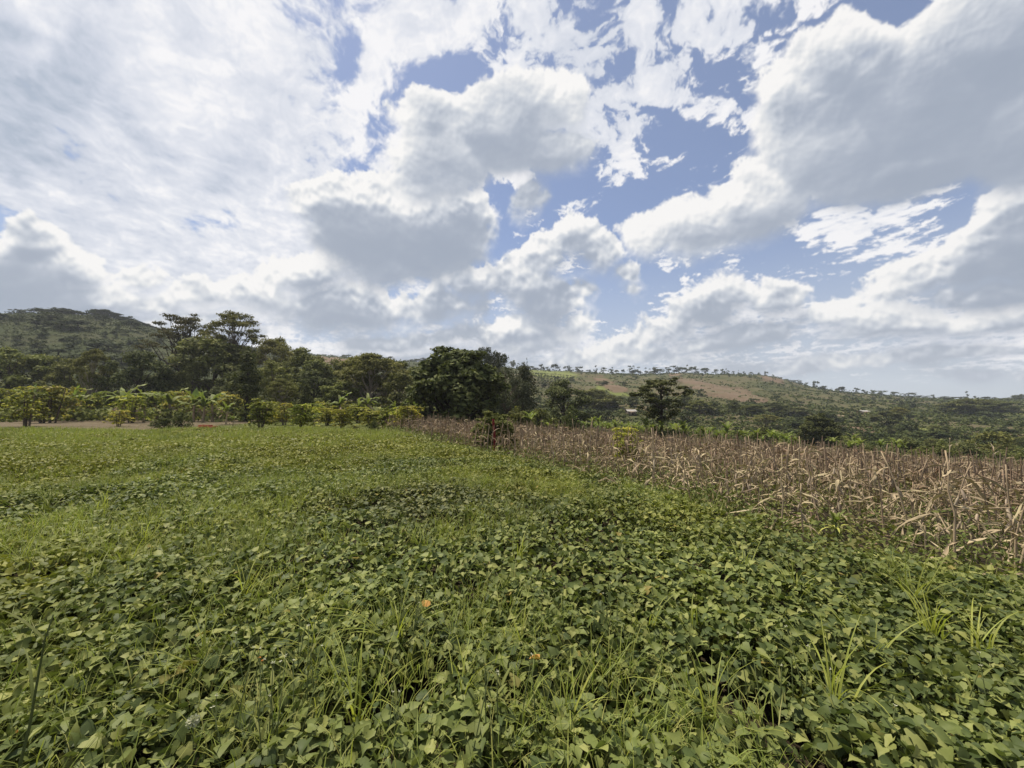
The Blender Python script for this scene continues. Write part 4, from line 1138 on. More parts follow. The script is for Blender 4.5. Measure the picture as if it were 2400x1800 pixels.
VALLEY = [(1229, 950, 'the cypress'), (1322, 960, 'the broad domed tree'), (1424, 965, 'the rounded tree left of the lone tree'), (1549, 985, 'the lone tree'), (1668, 970, 'the dark domed tree'), (1722, 965, 'the conical tree'),
          (1795, 995, 'the yellow-green layered tree'), (1914, 1000, 'the round black-leaved tree'), (2076, 985, 'the dense dark valley tree'), (2124, 1045, 'the dark round bush'), (2184, 1005, 'the lone pasture tree'), (2320, 1035, 'the large spreading bush')]
# the plantation in the valley beyond the maize
cnt = 0
spots = []
while len(spots) < 150:
    px, dep = rng.uniform(1210, 2120), rng.uniform(44, 108)
    if px > 1850 and rng.random() < 0.55: continue
    if px > 1980 and dep > 80: continue
    spots.append((dep, px))
for dep, px in sorted(spots):
    p = on_ground(px, dep)
    o = link('banana_plant', banana_whole(rng.integers(4)), None, tuple(p), category='banana plant', group='small bananas in the valley')
    tell_apart(o, 'small valley banana plant', *to_px(p[0], p[1], p[2] + 1), VALLEY)
    s = rng.uniform(0.55, 0.95); o.scale = (s, s, s * rng.uniform(0.9, 1.15)); o.rotation_euler = (0, 0, rng.random() * 6.28)
# shrubs between them
for i in range(120):
    px, dep = rng.uniform(1200, 2400), rng.uniform(46, 118)
    p = on_ground(px, dep)
    w = rng.uniform(1.2, 3.2)
    kd = ['green_bush', 'green_bush', 'dark_bush'][i % 3]
    o = plant(kd, 'valley_shrub', p, w, w * rng.uniform(0.55, 0.9), '', 'shrub', 'shrubs on the valley floor', parts=False)
    tell_apart(o, ('low ' if w < 1.9 else 'broad ') + ('dark' if kd[0] == 'd' else 'leafy green') + ' valley shrub', *to_px(p[0], p[1], p[2] + 0.6), VALLEY)

# ------------------------------------------------------------------ sweet potatoes
def canopy(x, y):
    """Height of the leaf cover above the ground: low mounds with hollows between."""
    n = fbm((x * 1.0, y * 1.0, np.zeros_like(x)), 0.55, 3, 0.55, off=4.0)
    n2 = fbm((x * 1.0, y * 1.0, np.zeros_like(x)), 2.2, 2, 0.5, off=14.0)
    return 0.27 - 0.10 * np.clip((y - 14) / 14, 0, 1) + 0.20 * n + 0.12 * n2

LEAF_V = np.array([(0, .06, .0), (0, .45, -.02), (0, .80, -.10), (0, 1.06, -.24),
                   (.20, -.10, .05), (.47, .05, .10), (.52, .30, .11), (.34, .56, .05), (.14, .84, -.07),
                   (-.20, -.10, .05), (-.47, .05, .10), (-.52, .30, .11), (-.34, .56, .05), (-.14, .84, -.07)], float)
LEAF_F = np.array([(0, 4, 5, 1), (1, 5, 6, 7), (1, 7, 8, 2), (2, 8, 3, 3), (0, 1, 10, 9), (1, 12, 11, 10), (1, 2, 13, 12), (2, 3, 3, 13)])
LEAF_Q, LEAF_T = LEAF_F[[0, 1, 2, 4, 5, 6]], np.array([(2, 8, 3), (2, 3, 13)])
MID_V = np.array([(0, 0, 0), (.46, .06, .10), (.36, .56, .05), (0, 1.05, -.2), (-.36, .56, .05), (-.46, .06, .10)], float)
MID_F = np.array([(0, 1, 2, 3), (0, 3, 4, 5)])
FAR_V = np.array([(0, -.05, 0), (.46, .35, .10), (0, 1.0, -.16), (-.46, .35, .10)], float)
FAR_F = np.array([(0, 1, 2, 3)])

def field_points(n, y0, y1, power=1.0, margin=0.0):
    """Points of the field in front of the camera; POWER sets how they thin out with distance."""
    y = (y0 ** power + rng.random(n) * (y1 ** power - y0 ** power)) ** (1 / power)
    x = rng.uniform(-1, 1, n) * (1.42 * y + 2.2)
    return x, y

def leaves_at(x, y, size, tilt=0.42, sink=0.10):
    n = len(x)
    z = height(x, y) + canopy(x, y) - np.abs(rng.normal(0, sink, n)) + 0.02
    yaw = rng.random(n) * 2 * math.pi
    pitch = -rng.normal(0.30, tilt, n); roll = rng.normal(0, tilt * 0.8, n)
    s = size * rng.uniform(0.55, 1.25, n)
    Mx = euler(yaw, pitch, roll) * s[:, None, None]
    return Mx, np.stack([x, y, z], -1), s

def potato_keep(x, y):
    return (x < edge_x(y) + rng.normal(0, 0.30, x.shape)) & (y < FIELD_END + 0.5 * np.sin(x * 0.7) + rng.normal(0, 0.35, x.shape))
holes = lambda x, y: fbm((x * 1.0, y * 1.0, np.zeros_like(x)), 1.3, 3, 0.55, off=40.0)

vb = MB()
x, y = field_points(74000, 0.4, 3.2, 1.5)
k = potato_keep(x, y) & (holes(x, y) > -0.24 + rng.normal(0, 0.08, len(x)))
Mx, P3, S3_ = leaves_at(x[k], y[k], 0.053, 0.55, 0.08)
# the nearest, topmost leaves can be told apart one by one
px_, py_ = to_px(P3[:, 0], P3[:, 1], P3[:, 2])
topness = P3[:, 2] - height(P3[:, 0], P3[:, 1]) - canopy(P3[:, 0], P3[:, 1])
vis = (px_ > 10) & (px_ < 2390) & (py_ < 1795) & (py_ > 1300) & (topness > -0.055)
size_px = S3_ / np.linalg.norm(P3 - [0, 0, CAM_Z], axis=1)
order = np.argsort(-np.where(vis, size_px, -1))[:300]
single = np.zeros(len(P3), bool); single[order] = True
def warped(i):
    """One of several leaf outlines: broad, narrow, lobed, cupped or drooping."""
    r = np.random.default_rng(100 + i)
    V = LEAF_V + r.normal(0, 0.022, LEAF_V.shape)
    V[:, 0] *= (1.0, 0.82, 1.12, 0.95, 1.05)[i % 5]
    if i % 5 in (1, 3): V[[7, 12], 0] *= 0.74; V[[4, 9]] += [0, -0.06, 0.03]
    if i % 5 == 2: V[[6, 11], 0] *= 0.84; V[[5, 10], 1] -= 0.06
    V[:, 2] += (0.0, 0.30, -0.22, 0.45, 0.12)[i % 5] * np.abs(V[:, 0]) + (0.0, -0.10, 0.06, -0.22, -0.05)[(i * 2) % 5] * V[:, 1] ** 2
    return V
which = rng.integers(10, size=len(P3)); which[single] = -1
for w_ in range(10):
    k_ = which == w_
    LV = warped(w_)
    base_n = vb.n
    vb.add(*scatter(LV, LEAF_Q, Mx[k_], P3[k_]))
    T_ = (LEAF_T[None] + (np.arange(k_.sum()) * len(LV))[:, None, None]).reshape(-1, 3)
    vb.F.append(T_ + base_n); vb.I.append(np.zeros(len(T_), np.int32))
x, y = field_points(275000, 3.05, 14.0, 1.55)
k = potato_keep(x, y) & (holes(x, y) > -0.26 + rng.normal(0, 0.08, len(x)))
A, B_, _ = leaves_at(x[k], y[k], 0.062, 0.52, 0.08)
vb.add(*scatter(MID_V, MID_F, A, B_))
x, y = field_points(190000, 13.6, 31.0, 1.35)
k = potato_keep(x, y) & (holes(x, y) > -0.32 + rng.normal(0, 0.08, len(x)))
A, B_, _ = leaves_at(x[k], y[k], 0.105, 0.5, 0.07)
vb.add(*scatter(FAR_V, FAR_F, A, B_))
vines = link('sweet_potato_vines', vb.build('sweet_potato_leaf_cover', M['potato']), kind='stuff', label='leafy green sweet potato vines covering the whole near field', category='sweet potato vines')
def leaf_shape(i):
    V = warped(i)
    b = MB().add(V, [LEAF_Q, LEAF_T])
    stalk = np.array([(0, .06, 0), (0.02, -.25, -.25), (0.03, -.4, -.9)])
    b.add(*tube(stalk, [0.018, 0.018, 0.02], 3))
    return b.build('sweet_potato_leaf_shape', M['potato'], True)
SHAPES = [leaf_shape(i) for i in range(9)]
for i in order:
    o = link('leaf', SHAPES[i % 9], vines)
    o.matrix_world = Matrix.Translation(P3[i]) @ Matrix(Mx[i].tolist()).to_4x4()

# ------------------------------------------------------------------ grass among the vines
def grassy(x, y):
    """More grass on the left and in patches."""
    n = fbm((x * 1.0, y * 1.0, np.zeros_like(x)), 0.35, 3, 0.5, off=60.0)
    return n + 0.16 * np.clip(-x / (y + 1), -1, 1) + 0.06 * np.clip((y - 8) / 12, 0, 1)
gb = MB()
def blades(x, y, n, length, width, seg, lift=0.12, lean=(0.05, 0.7), curve=(0.4, 1.7)):
    """N blades from each of the points."""
    xx, yy = np.repeat(x, n) + rng.normal(0, 0.05, len(x) * n), np.repeat(y, n) + rng.normal(0, 0.05, len(x) * n)
    m = len(xx)
    base = np.stack([xx, yy, height(xx, yy) + lift], -1)
    return strips(base, U_(0, 6.283, m), length * U_(0.5, 1.25, m), U_(*lean, m), U_(*curve, m), width * U_(0.6, 1.2, m), seg, 0.0, U_(-0.6, 0.6, m))
x, y = field_points(9500, 1.0, 8.0, 1.7); k = potato_keep(x, y) & (grassy(x, y) > -0.04 + 0.12 * rng.random(len(x)))
gb.add(*blades(x[k], y[k], 7, 0.28, 0.0065, 3, 0.18, (0.1, 0.9), (0.5, 1.9)))
x, y = field_points(24000, 7.5, 20.0, 1.6); k = potato_keep(x, y) & (grassy(x, y) > -0.02 + 0.12 * rng.random(len(x)))
gb.add(*blades(x[k], y[k], 6, 0.30, 0.010, 2))
x, y = field_points(18000, 18.0, 30.5, 1.5); k = potato_keep(x, y) & (grassy(x, y) > 0.0 + 0.12 * rng.random(len(x)))
gb.add(*blades(x[k], y[k], 4, 0.36, 0.024, 2))
link('grass_blades', gb.build('loose_grass', M['grass']), kind='stuff', label='thin light green grass growing through the vines', category='grass')
vg = MB()
x, y = rng.uniform(-42, 4, 26000), 29.3 + 30 * rng.random(26000) ** 1.6
k = (x < edge_x(np.minimum(y, 40)) + 2) & ((x > -27 - (y - 29) * 0.2) | (rng.random(len(x)) < 0.12))
vg.add(*blades(x[k], y[k], 2, 0.16, 0.03, 2, 0.0))
link('verge_grass', vg.build('verge_grass', M['short_grass']), kind='stuff', label='short turf along the far edge of the field', category='grass')

# tufts that stand out, each a plant of its own
TUFTS = [(925, 1560, 0.62, 16, 'bright green grass tuft with stiff arching blades, nearest the yellow leaf'), (240, 1215, 0.75, 12, 'pale bushy grass clump, leftmost in the field'),
         (205, 1425, 0.55, 12, 'arching grass tuft at the left, above the tall grass stem'), (110, 1215, 0.7, 12, 'bluish tall grass clump by the left border'),
         (595, 1320, 0.6, 14, 'yellowish grass clump left of the two upright blades'), (290, 1365, 0.6, 11, 'arching grass tuft among leaves left of the yellowish clump'),
         (1510, 1510, 0.6, 9, 'grass tuft with broad upright blades right of the yellow leaf'), (1620, 1515, 0.55, 7, 'grass tuft with one tall curled blade'),
         (1745, 1385, 0.6, 10, 'upright light grass tuft near the border of the maize'), (1870, 1440, 0.6, 12, 'fountain-like grass tuft on the right'),
         (2140, 1440, 0.7, 18, 'largest bright grass clump on the right side'), (2185, 1520, 0.6, 14, 'dense grass clump just below the largest bright one'),
         (2040, 1600, 0.6, 9, 'sparse grass tuft with long arching blades, lower right'), (1950, 1700, 0.65, 10, 'long-bladed grass tuft nearest the bottom right'),
         (2300, 1560, 0.55, 9, 'grass tuft with yellow-green blades by the right border'), (1680, 1760, 0.6, 8, 'grass tuft with wide pale blades at the bottom'),
         (560, 1440, 0.5, 9, 'small curled grass tuft in the left half'), (745, 1590, 0.5, 8, 'thin grass tuft left of the bright stiff one'),
         (830, 1720, 0.6, 9, 'tall thin grass tuft at the bottom left of centre'), (1080, 1700, 0.5, 8, 'drooping grass tuft at the bottom centre'),
         (1230, 1560, 0.45, 6, 'small grass tuft right of the bright stiff one'), (1210, 1340, 0.5, 8, 'curved grass tuft in the middle of the field'),
         (1565, 1225, 0.5, 8, 'grass tuft beside the maize edge in the middle'), (700, 1200, 0.55, 10, 'grass tuft right of the dark feathery sapling'),
         (430, 1200, 0.6, 12, 'dense yellow-green grass clump left of the dark feathery sapling'), (330, 1300, 0.55, 10, 'grass tuft below the dense yellow-green clump'),
         (2090, 1370, 0.5, 9, 'small grass tuft by the maize at the right'), (1340, 1770, 0.5, 7, 'grass tuft at the bottom edge right of centre'),
         (50, 1340, 0.6, 10, 'grass tuft touching the left border'), (480, 1620, 0.5, 8, 'thin grass tuft above the white seed head')]
for px, py, L, n, lbl in TUFTS:
    p = hit(px, py, 0.10, 0.6)
    root = link('grass_tuft', None, None, (p[0], p[1], float(height(p[0], p[1])) + 0.14), label=lbl, category='grass tuft', group='grass tufts in the sweet potatoes')
    for i in range(int(n * 1.5)):
        V, F = strips(np.array([[rng.normal(0, 0.025), rng.normal(0, 0.025), 0]]), U_(0, 6.283, 1), L * 0.85 * U_(0.6, 1.15, 1), U_(0.05, 0.6, 1), U_(0.5, 1.7, 1), U_(0.008, 0.014, 1), 7, 0.25, U_(-.5, .5, 1))
        link('blade', mesh('grass_blade_shape', V, [F], M['grass']), root)

# ------------------------------------------------------------------ dry maize
def maize_end(x):
    return 39.0 - 0.26 * np.maximum(x, 0) + 0.5 * np.sin(x * 0.8)

def maize_shape(kind, low=False):
    """One dry plant: stalk, drooping leaves, hanging cobs. Returns (stalk, [leaf...], [cob...]) as vertex and face arrays."""
    h = rng.uniform(1.10, 1.62)
    a = rng.random() * 6.283
    lean = rng.normal(0.05, 0.07)
    if kind == 'leaning': lean = rng.uniform(0.35, 0.7)
    if kind == 'fallen': lean = rng.uniform(1.15, 1.4)
    k = 4 if low else 7
    if kind == 'snapped':
        hb = h * rng.uniform(0.45, 0.7); d2 = rng.uniform(1.5, 2.5)
        pts = [np.array([math.sin(lean) * s * hb, 0, math.cos(lean) * s * hb]) for s in np.linspace(0, 1, k - 2)]
        for s in (0.5, 1.0): pts.append(pts[k - 3] + np.array([math.sin(d2), 0.1, math.cos(d2)]) * (h - hb) * s)
        pts = np.array(pts)
    else:
        s = np.linspace(0, 1, k)
        ang = lean + rng.normal(0, 0.18) * s
        pts = np.column_stack([np.sin(ang) * s * h, rng.normal(0, 0.012, k), np.cos(ang) * s * h])
    pts[:, 1] += 0; rot = np.array([[math.cos(a), -math.sin(a), 0], [math.sin(a), math.cos(a), 0], [0, 0, 1]])
    pts = pts @ rot.T
    pts[0, 2] -= 0.08
    stalk = tube(pts, np.linspace(0.0150, 0.008, k) * (1.6 if low else 1.0), 3 if low else 5)
    leaves, cobs = [], []
    n = rng.integers(4, 7) if low else rng.integers(6, 10)
    seg = 3 if low else 6
    for i in range(n):
        f = (i + 1.0) / (n + 0.6) * 0.82 + 0.08
        b = np.array([np.interp(f * (k - 1), np.arange(k), pts[:, c]) for c in range(3)])
        V, F = strips(b[None], U_(0, 6.283, 1), U_(0.25, 0.58, 1), U_(0.7, 2.3, 1), U_(0.3, 1.6, 1), U_(0.013, 0.034, 1) * (1.3 if low else 1.0), seg, 0.0 if low else 0.35, U_(-2.5, 2.5, 1), 'strap')
        V = V + rng.normal(0, 0.006 if low else 0.008, V.shape)
        kink = rng.uniform(0.3, 0.8) * len(V); after = np.arange(len(V)) > kink            # creased where the blade has folded over
        V[after, 2] -= (np.arange(len(V))[after] - kink) / len(V) * rng.uniform(0.0, 0.35)
        V[:, 2] = np.maximum(V[:, 2], 0.02)
        leaves.append((V, F))
    for i in range(rng.integers(0, 2) if low else rng.integers(0, 3)):
        f = rng.uniform(0.4, 0.75)
        b = np.array([np.interp(f * (k - 1), np.arange(k), pts[:, c]) for c in range(3)])
        t = np.linspace(0, 1, 5)
        d = np.array([math.cos(a + i * 2), math.sin(a + i * 2), 0]) * 0.07
        cp = b + t[:, None] * (d + np.array([0, 0, -0.20]))
        cobs.append(tube(cp, [0.006, 0.018, 0.020, 0.014, 0.003], 4 if low else 7))
    return stalk, leaves, cobs

KINDS_ = ['upright'] * 9 + ['leaning'] * 5 + ['snapped'] * 8 + ['fallen'] * 2
MAIZE = []
for kd in KINDS_:
    st_, lv_, cb_ = maize_shape(kd)
    MAIZE.append((kd, mesh('maize_stalk_shape', st_[0], st_[1], M['dry_stalk'], smooth=True), [mesh('maize_leaf_shape', v, [f], M['dry']) for v, f in lv_],
                  [mesh('maize_cob_shape', v, f, M['husk'], smooth=True) for v, f in cb_]))
def whole_maize(i):
    nm = '_maize_whole_%d' % i
    if nm in bpy.data.meshes: return bpy.data.meshes[nm]
    b = MB()
    kd, s, lv, cb = MAIZE[i]
    for mi, me in [(0, s)] + [(1, l) for l in lv] + [(2, c) for c in cb]:
        V = np.empty(len(me.vertices) * 3, np.float32); me.vertices.foreach_get('co', V)
        ls = np.empty(len(me.loops), np.int32); me.loops.foreach_get('vertex_index', ls)
        n = np.empty(len(me.polygons), np.int32); me.polygons.foreach_get('loop_total', n)
        s0 = np.concatenate([[0], np.cumsum(n)[:-1]])
        b.add(V.reshape(-1, 3), [np.stack([ls[s0[n == k] + c] for c in range(k)], -1) for k in (3, 4) if (n == k).any()], mi)
    return b.build(nm, [M['dry_stalk'], M['dry'], M['husk']])

# plants stand in rough rows
yy, xx = np.meshgrid(np.arange(2.6, 41, 0.46), np.arange(-18, 62, 0.50))
x = (xx + 0.31 * (np.arange(yy.shape[1])[None] % 2)).ravel() + rng.normal(0, 0.13, xx.size); y = yy.ravel() + rng.normal(0, 0.12, xx.size)
thin = fbm((x, y, np.zeros_like(x)), 0.30, 3, 0.5, off=80.0)
gap = np.clip((x - edge_x(y)) / 2.6, 0, 1)                     # thin and broken along the border, thicker inside
k = (x > edge_x(y) + 0.15 + np.abs(rng.normal(0, 0.4, len(x)))) & (y < maize_end(x)) & (np.abs(x) < 1.42 * y + 2.8) & (rng.random(len(x)) < 0.34 + 0.56 * gap + 0.7 * thin)
x, y = x[k], y[k]
dist = np.hypot(x, y)
order = np.argsort(dist)
marks = [(1961, 1258, 'the rosette plant'), (1462, 1045, 'the young tree in the maize'), (1158, 1020, 'the red stem'), (1560, 1180, 'the fallen stalk heap'),
         (2215, 1060, 'the tall pale tassel'), (2315, 1090, 'the bent pale tassel'), (2390, 1200, 'the right border')]
look = {'upright': 'standing dry maize stalk', 'leaning': 'leaning dry maize stalk', 'snapped': 'snapped dry maize stalk', 'fallen': 'fallen dry maize stalk'}
for c, i in enumerate(order[:300]):
    v = rng.integers(len(MAIZE))
    kd, s, lv, cb = MAIZE[v]
    z = float(height(x[i], y[i]))
    px, py = to_px(x[i], y[i], z + 0.6)
    props = dict(category='maize stalk', group='dry maize stalks nearest the sweet potatoes')
    if c < 120:
        root = link('maize_stalk', None, None, (x[i], y[i], z), **props)
        link('stalk', s, root)
        for m_ in lv: link('leaf', m_, root)
        for m_ in cb: link('cob', m_, root)
    else:
        root = link('maize_stalk', whole_maize(v), None, (x[i], y[i], z), **props)
    tell_apart(root, look[kd] + {0: '', 1: ' with one cob', 2: ' with two cobs'}[len(cb)], px, py, marks)
    f = rng.uniform(0.78, 1.05)
    root.scale = (f, f, f * rng.uniform(0.85, 1.1)); root.rotation_euler = (0, 0, rng.random() * 6.283)
rest = order[300:]
mb = MB()
lows = [maize_shape(kd, True) for kd in ['upright'] * 9 + ['leaning'] * 3 + ['snapped'] * 4]
vi = rng.integers(len(lows), size=len(rest))
for v, (s, lv, cb) in enumerate(lows):
    r_ = rest[vi == v]
    n = len(r_)
    f = rng.uniform(0.8, 1.15, n)
    Mx = euler(rng.random(n) * 6.283, np.zeros(n), np.zeros(n)) * f[:, None, None]
    P_ = np.stack([x[r_], y[r_], height(x[r_], y[r_])], -1)
    for mi, (V, F) in [(0, (s[0], s[1][0]))] + [(1, l) for l in lv] + [(2, (c[0], c[1][0])) for c in cb]:
        mb.add(*scatter(V, F, Mx, P_), mi=mi)
link('dry_maize_stand', mb.build('dry_maize_stand', [M['dry_stalk'], M['dry'], M['husk']]), kind='stuff', label='withered brown maize standing densely across the right of the field', category='dry maize')

# low weeds under and beside the maize
wb = MB()
wx_, wy_ = field_points(150000, 2.6, 40.0, 1.45)
k = (wx_ > edge_x(wy_) - 0.7) & (wy_ < maize_end(wx_) + 0.6)
wx_, wy_ = wx_[k], wy_[k]
by_ = 2.4 + 13 * rng.random(8000) ** 1.3                          # the weedy margin where the maize thins out
wx_, wy_ = np.concatenate([wx_, edge_x(by_) + rng.normal(0.7, 0.9, len(by_))]), np.concatenate([wy_, by_])
n = len(wx_)
hz = np.abs(rng.normal(0.13, 0.13, n)) + 0.10 * fbm((wx_, wy_, 0 * wx_), 0.8, 2, off=7.0)
s = (0.042 + 0.0036 * wy_) * rng.uniform(0.6, 1.4, n)
wb.add(*scatter(FAR_V * [0.75, 1, 1], FAR_F, euler(rng.random(n) * 6.283, rng.normal(-0.3, 0.5, n), rng.normal(0, 0.5, n)) * s[:, None, None], np.stack([wx_, wy_, height(wx_, wy_) + np.maximum(hz, 0.02)], -1)))
gx_, gy_ = field_points(5200, 3.0, 39.0, 1.4)
k = (gx_ > edge_x(gy_) - 0.3) & (gy_ < maize_end(gx_) + 0.8) & (fbm((gx_, gy_, 0 * gx_), 0.4, 2, off=90.0) > -0.05)
V, F = blades(gx_[k], gy_[k], 4, 0.42, 0.014, 3, 0.02); wb.add(V, F)
link('maize_undergrowth', wb.build('maize_undergrowth', M['weed']), kind='stuff', label='olive green weeds growing between the dry maize', category='weeds')
# straw litter on the ground
lt = MB()
lx, ly = field_points(5000, 2.6, 24.0, 1.5)
k = lx > edge_x(ly) + 0.1
lx, ly = lx[k], ly[k]; n = len(lx)
V, F = strips(np.stack([lx, ly, height(lx, ly) + U_(0.01, 0.22, n)], -1), U_(0, 6.28, n), U_(0.15, 0.6, n), U_(1.2, 1.6, n), U_(-0.2, 0.5, n), U_(0.008, 0.03, n), 3, 0.0, U_(-2, 2, n), 'strap')
lt.add(V, F)
link('straw_litter', lt.build('straw_litter', M['dry']), kind='stuff', label='straw and broken leaves lying under the maize', category='straw')

# ------------------------------------------------------------------ single things near the camera
def plain(name, col, rough=0.7, transl=0.2):
    return foliage(name, [tuple(c * 0.85 for c in col), tuple(min(1, c * 1.12) for c in col)], transl, rough, 0.2, (1, 1.5), None, 0.02)
M['yellow_leaf'] = plain('yellowed_leaf', (0.40, 0.22, 0.06))
M['orange'] = plain('orange_petals', (0.55, 0.20, 0.04))
M['rust'] = plain('rust_red_leaf', (0.24, 0.10, 0.05))
M['white'] = plain('white_floret', (0.40, 0.40, 0.30))
M['stem'] = plain('green_stem', (0.085, 0.105, 0.035), 0.7, 0.1)
M['purple'] = plain('purplish_leaf', (0.075, 0.05, 0.045))
M['yellow_green'] = plain('yellow_green_blade', (0.33, 0.33, 0.08))
M['ochre'] = plain('ochre_leaf', (0.16, 0.15, 0.04))

def turned_leaf(px, py, size, mat, label, yaw, pitch, roll=0.0, lift=0.30, name='turned_leaf'):
    p = hit(px, py, lift, 0.5)
    V = (LEAF_V + rng.normal(0, 0.06, LEAF_V.shape) + np.abs(LEAF_V[:, :1]) * [[0, 0, 0.8]]) * size
    o = link(name, mesh(name + '_shape', V, [LEAF_Q, LEAF_T], M[mat]), None, tuple(p), label=label, category='leaf')
    o.rotation_euler = (pitch, roll, yaw)
    return o
turned_leaf(995, 1424, 0.062, 'yellow_leaf', 'curled orange-yellow leaf lying on the sweet potatoes', 0.3, 0.7, 0.2)
turned_leaf(1262, 1548, 0.050, 'yellow_leaf', 'small ochre leaf half hidden among green ones', 1.3, 0.2, 0.4)
turned_leaf(2238, 1732, 0.037, 'rust', 'small rust-red leaf at the lower right', 2.2, 0.8, 0.0)
turned_leaf(432, 1568, 0.065, 'ochre', 'large narrow ochre leaf in the lower left', -0.9, 0.4, -0.3)
turned_leaf(380, 1606, 0.058, 'ochre', 'broad yellowing leaf below the narrow ochre one', -0.4, 0.5, 0.2)
turned_leaf(545, 1628, 0.050, 'ochre', 'long narrow yellowed leaf right of the yellowing one', -0.8, 0.4, 0.1)
turned_leaf(1205, 1610, 0.061, 'ochre', 'large yellowed lobed leaf at the lower centre', 0.4, 0.6, 0.1)

def flower(px, py, mat, label, kind='flower', r=0.009, lift=0.30, tall=0.3, n=9):
    p = hit(px, py, lift, 0.5)
    root = link(kind, None, None, (p[0], p[1], p[2] - tall), label=label, category='flower')
    V, F = tube(np.array([(0, 0, 0), (0.01, 0, tall * 0.5), (0, 0, tall)]), [0.003, 0.0025, 0.002], 4)
    link('stem', mesh('flower_stem', V, F, M['stem']), root)
    a = np.arange(n) / n * 6.283
    V, F = strips(np.tile([[0, 0, tall]], (n, 1)), a, np.full(n, r * 1.1), U_(0.5, 1.1, n), U_(0.2, 0.8, n), np.full(n, r * 0.7), 2, 0.2, 0.0, 'paddle')
    link('petals', mesh('flower_petals', V, [F], M[mat]), root)
    V, F = tube(np.array([(0, 0, tall - 0.006), (0, 0, tall), (0, 0, tall + 0.006)]), [r * 0.25, r * 0.4, r * 0.15], 6)
    link('centre', mesh('flower_centre', V, F, M['ochre']), root)
flower(608, 1543, 'orange', 'small orange flower, upper of two in the lower left')
flower(615, 1550, 'orange', 'small orange flower, lower of the close pair')
flower(38, 1717, 'orange', 'orange flower by the left border')

# white seed ball
p = hit(452, 1697, 0.36, 0.5)
sb = link('seed_head', None, None, (p[0], p[1], p[2] - 0.3), label='fluffy white seed ball on a thin stem', category='seed head')
V, F = tube(np.array([(0, 0, 0), (0.01, 0, 0.15), (0, 0, 0.3)]), [0.003, 0.0025, 0.002], 4); link('stem', mesh('seed_stem', V, F, M['stem']), sb)
n = 90; d = rng.normal(size=(n, 3)); d /= np.linalg.norm(d, axis=1, keepdims=True)
t_ = np.cross(d, rng.normal(size=(n, 3))); t_ /= np.linalg.norm(t_, axis=1, keepdims=True)
c0 = np.array([0, 0, 0.31])
V = np.stack([c0 + d * 0.004, c0 + d * 0.022 + t_ * 0.004, c0 + d * 0.026, c0 + d * 0.022 - t_ * 0.004], 1).reshape(-1, 3)
link('fluff', mesh('seed_fluff', V, [np.arange(n * 4).reshape(-1, 4)], M['white']), sb)

# flowering weeds: many thin stems with small pale heads
def weed(px, py, label, n=9, tall=0.55, leaves=True):
    p = hit(px, py, 0.25, 0.5); n = max(4, n // 2)
    root = link('flowering_weed', None, None, (p[0], p[1], float(height(p[0], p[1]))), label=label, category='weed', group='flowering weeds in the foreground')
    for i in range(n):
        a, l, h = rng.random() * 6.28, rng.uniform(0.02, 0.12), tall * rng.uniform(0.7, 1.1)
        b0 = np.array([rng.normal(0, 0.05), rng.normal(0, 0.05), 0])
        pts = np.array([b0, b0 + [l * 0.4 * math.cos(a), l * 0.4 * math.sin(a), h * 0.5], b0 + [l * math.cos(a), l * math.sin(a), h]])
        V, F = tube(pts, [0.0035, 0.0028, 0.0018], 4)
        s = link('stem', mesh('weed_stem', V, F, M['stem']), root)
        m = 7
        hv, hf = strips(np.tile(pts[-1:], (m, 1)), np.arange(m) * 0.9, U_(0.006, 0.013, m), U_(0.2, 1.3, m), U_(0.2, 0.9, m), U_(0.004, 0.008, m), 2, 0.0)
        link('flower_head', mesh('weed_head', hv, [hf], M['white' if i % 3 else 'ochre']), s)
        for _ in range(3 if leaves else 0):
            f = rng.uniform(0.25, 0.9)
            bp2 = np.array([[np.interp(f, [0, .5, 1], pts[:, c]) for c in range(3)]])
            lv2, lf2 = strips(bp2, U_(0, 6.28, 1), U_(0.04, 0.10, 1), U_(0.5, 1.2, 1), U_(0.2, 0.9, 1), U_(0.010, 0.022, 1), 3, 0.2)
            link('leaf', mesh('weed_leaf', lv2, [lf2], M['weed']), s)
for px, py, lbl, n in [(620, 1640, 'thin-stemmed weed with pale flower heads, upper one in the lower left', 12), (660, 1720, 'dense thin-stemmed flowering weed at the bottom left of centre', 14),
                       (590, 1720, 'flowering weed left of the dense one at the bottom', 10), (690, 1570, 'tiny white-flowered weed above the large pointed leaves', 9),
                       (735, 1630, 'flowering weed with a purplish leaf beside it', 7), (960, 1490, 'bluish narrow-leaved weed below the yellow leaf', 12),
                       (1225, 1690, 'tall bare-stemmed weed left of the smooth pale leaves', 6), (1760, 1620, 'weed with pale flower tips on the right', 7),
                       (1880, 1640, 'pair of star-shaped flower heads on a weed, lower right', 6), (1430, 1470, 'weed with small white flower heads right of centre', 6),
                       (2010, 1720, 'weed with pale buds at the bottom right', 6), (1130, 1780, 'brown-stemmed weed at the bottom edge', 7), (940, 1740, 'weed with yellowish flower tips at the bottom', 7),
                       (2280, 1650, 'leafy weed near the lower right border', 9)]:
    weed(px, py, lbl, n)
turned_leaf(690, 1775, 0.087, 'purple', 'dark purplish withered leaf at the bottom left of centre', 0.2, -0.9, 0.3)

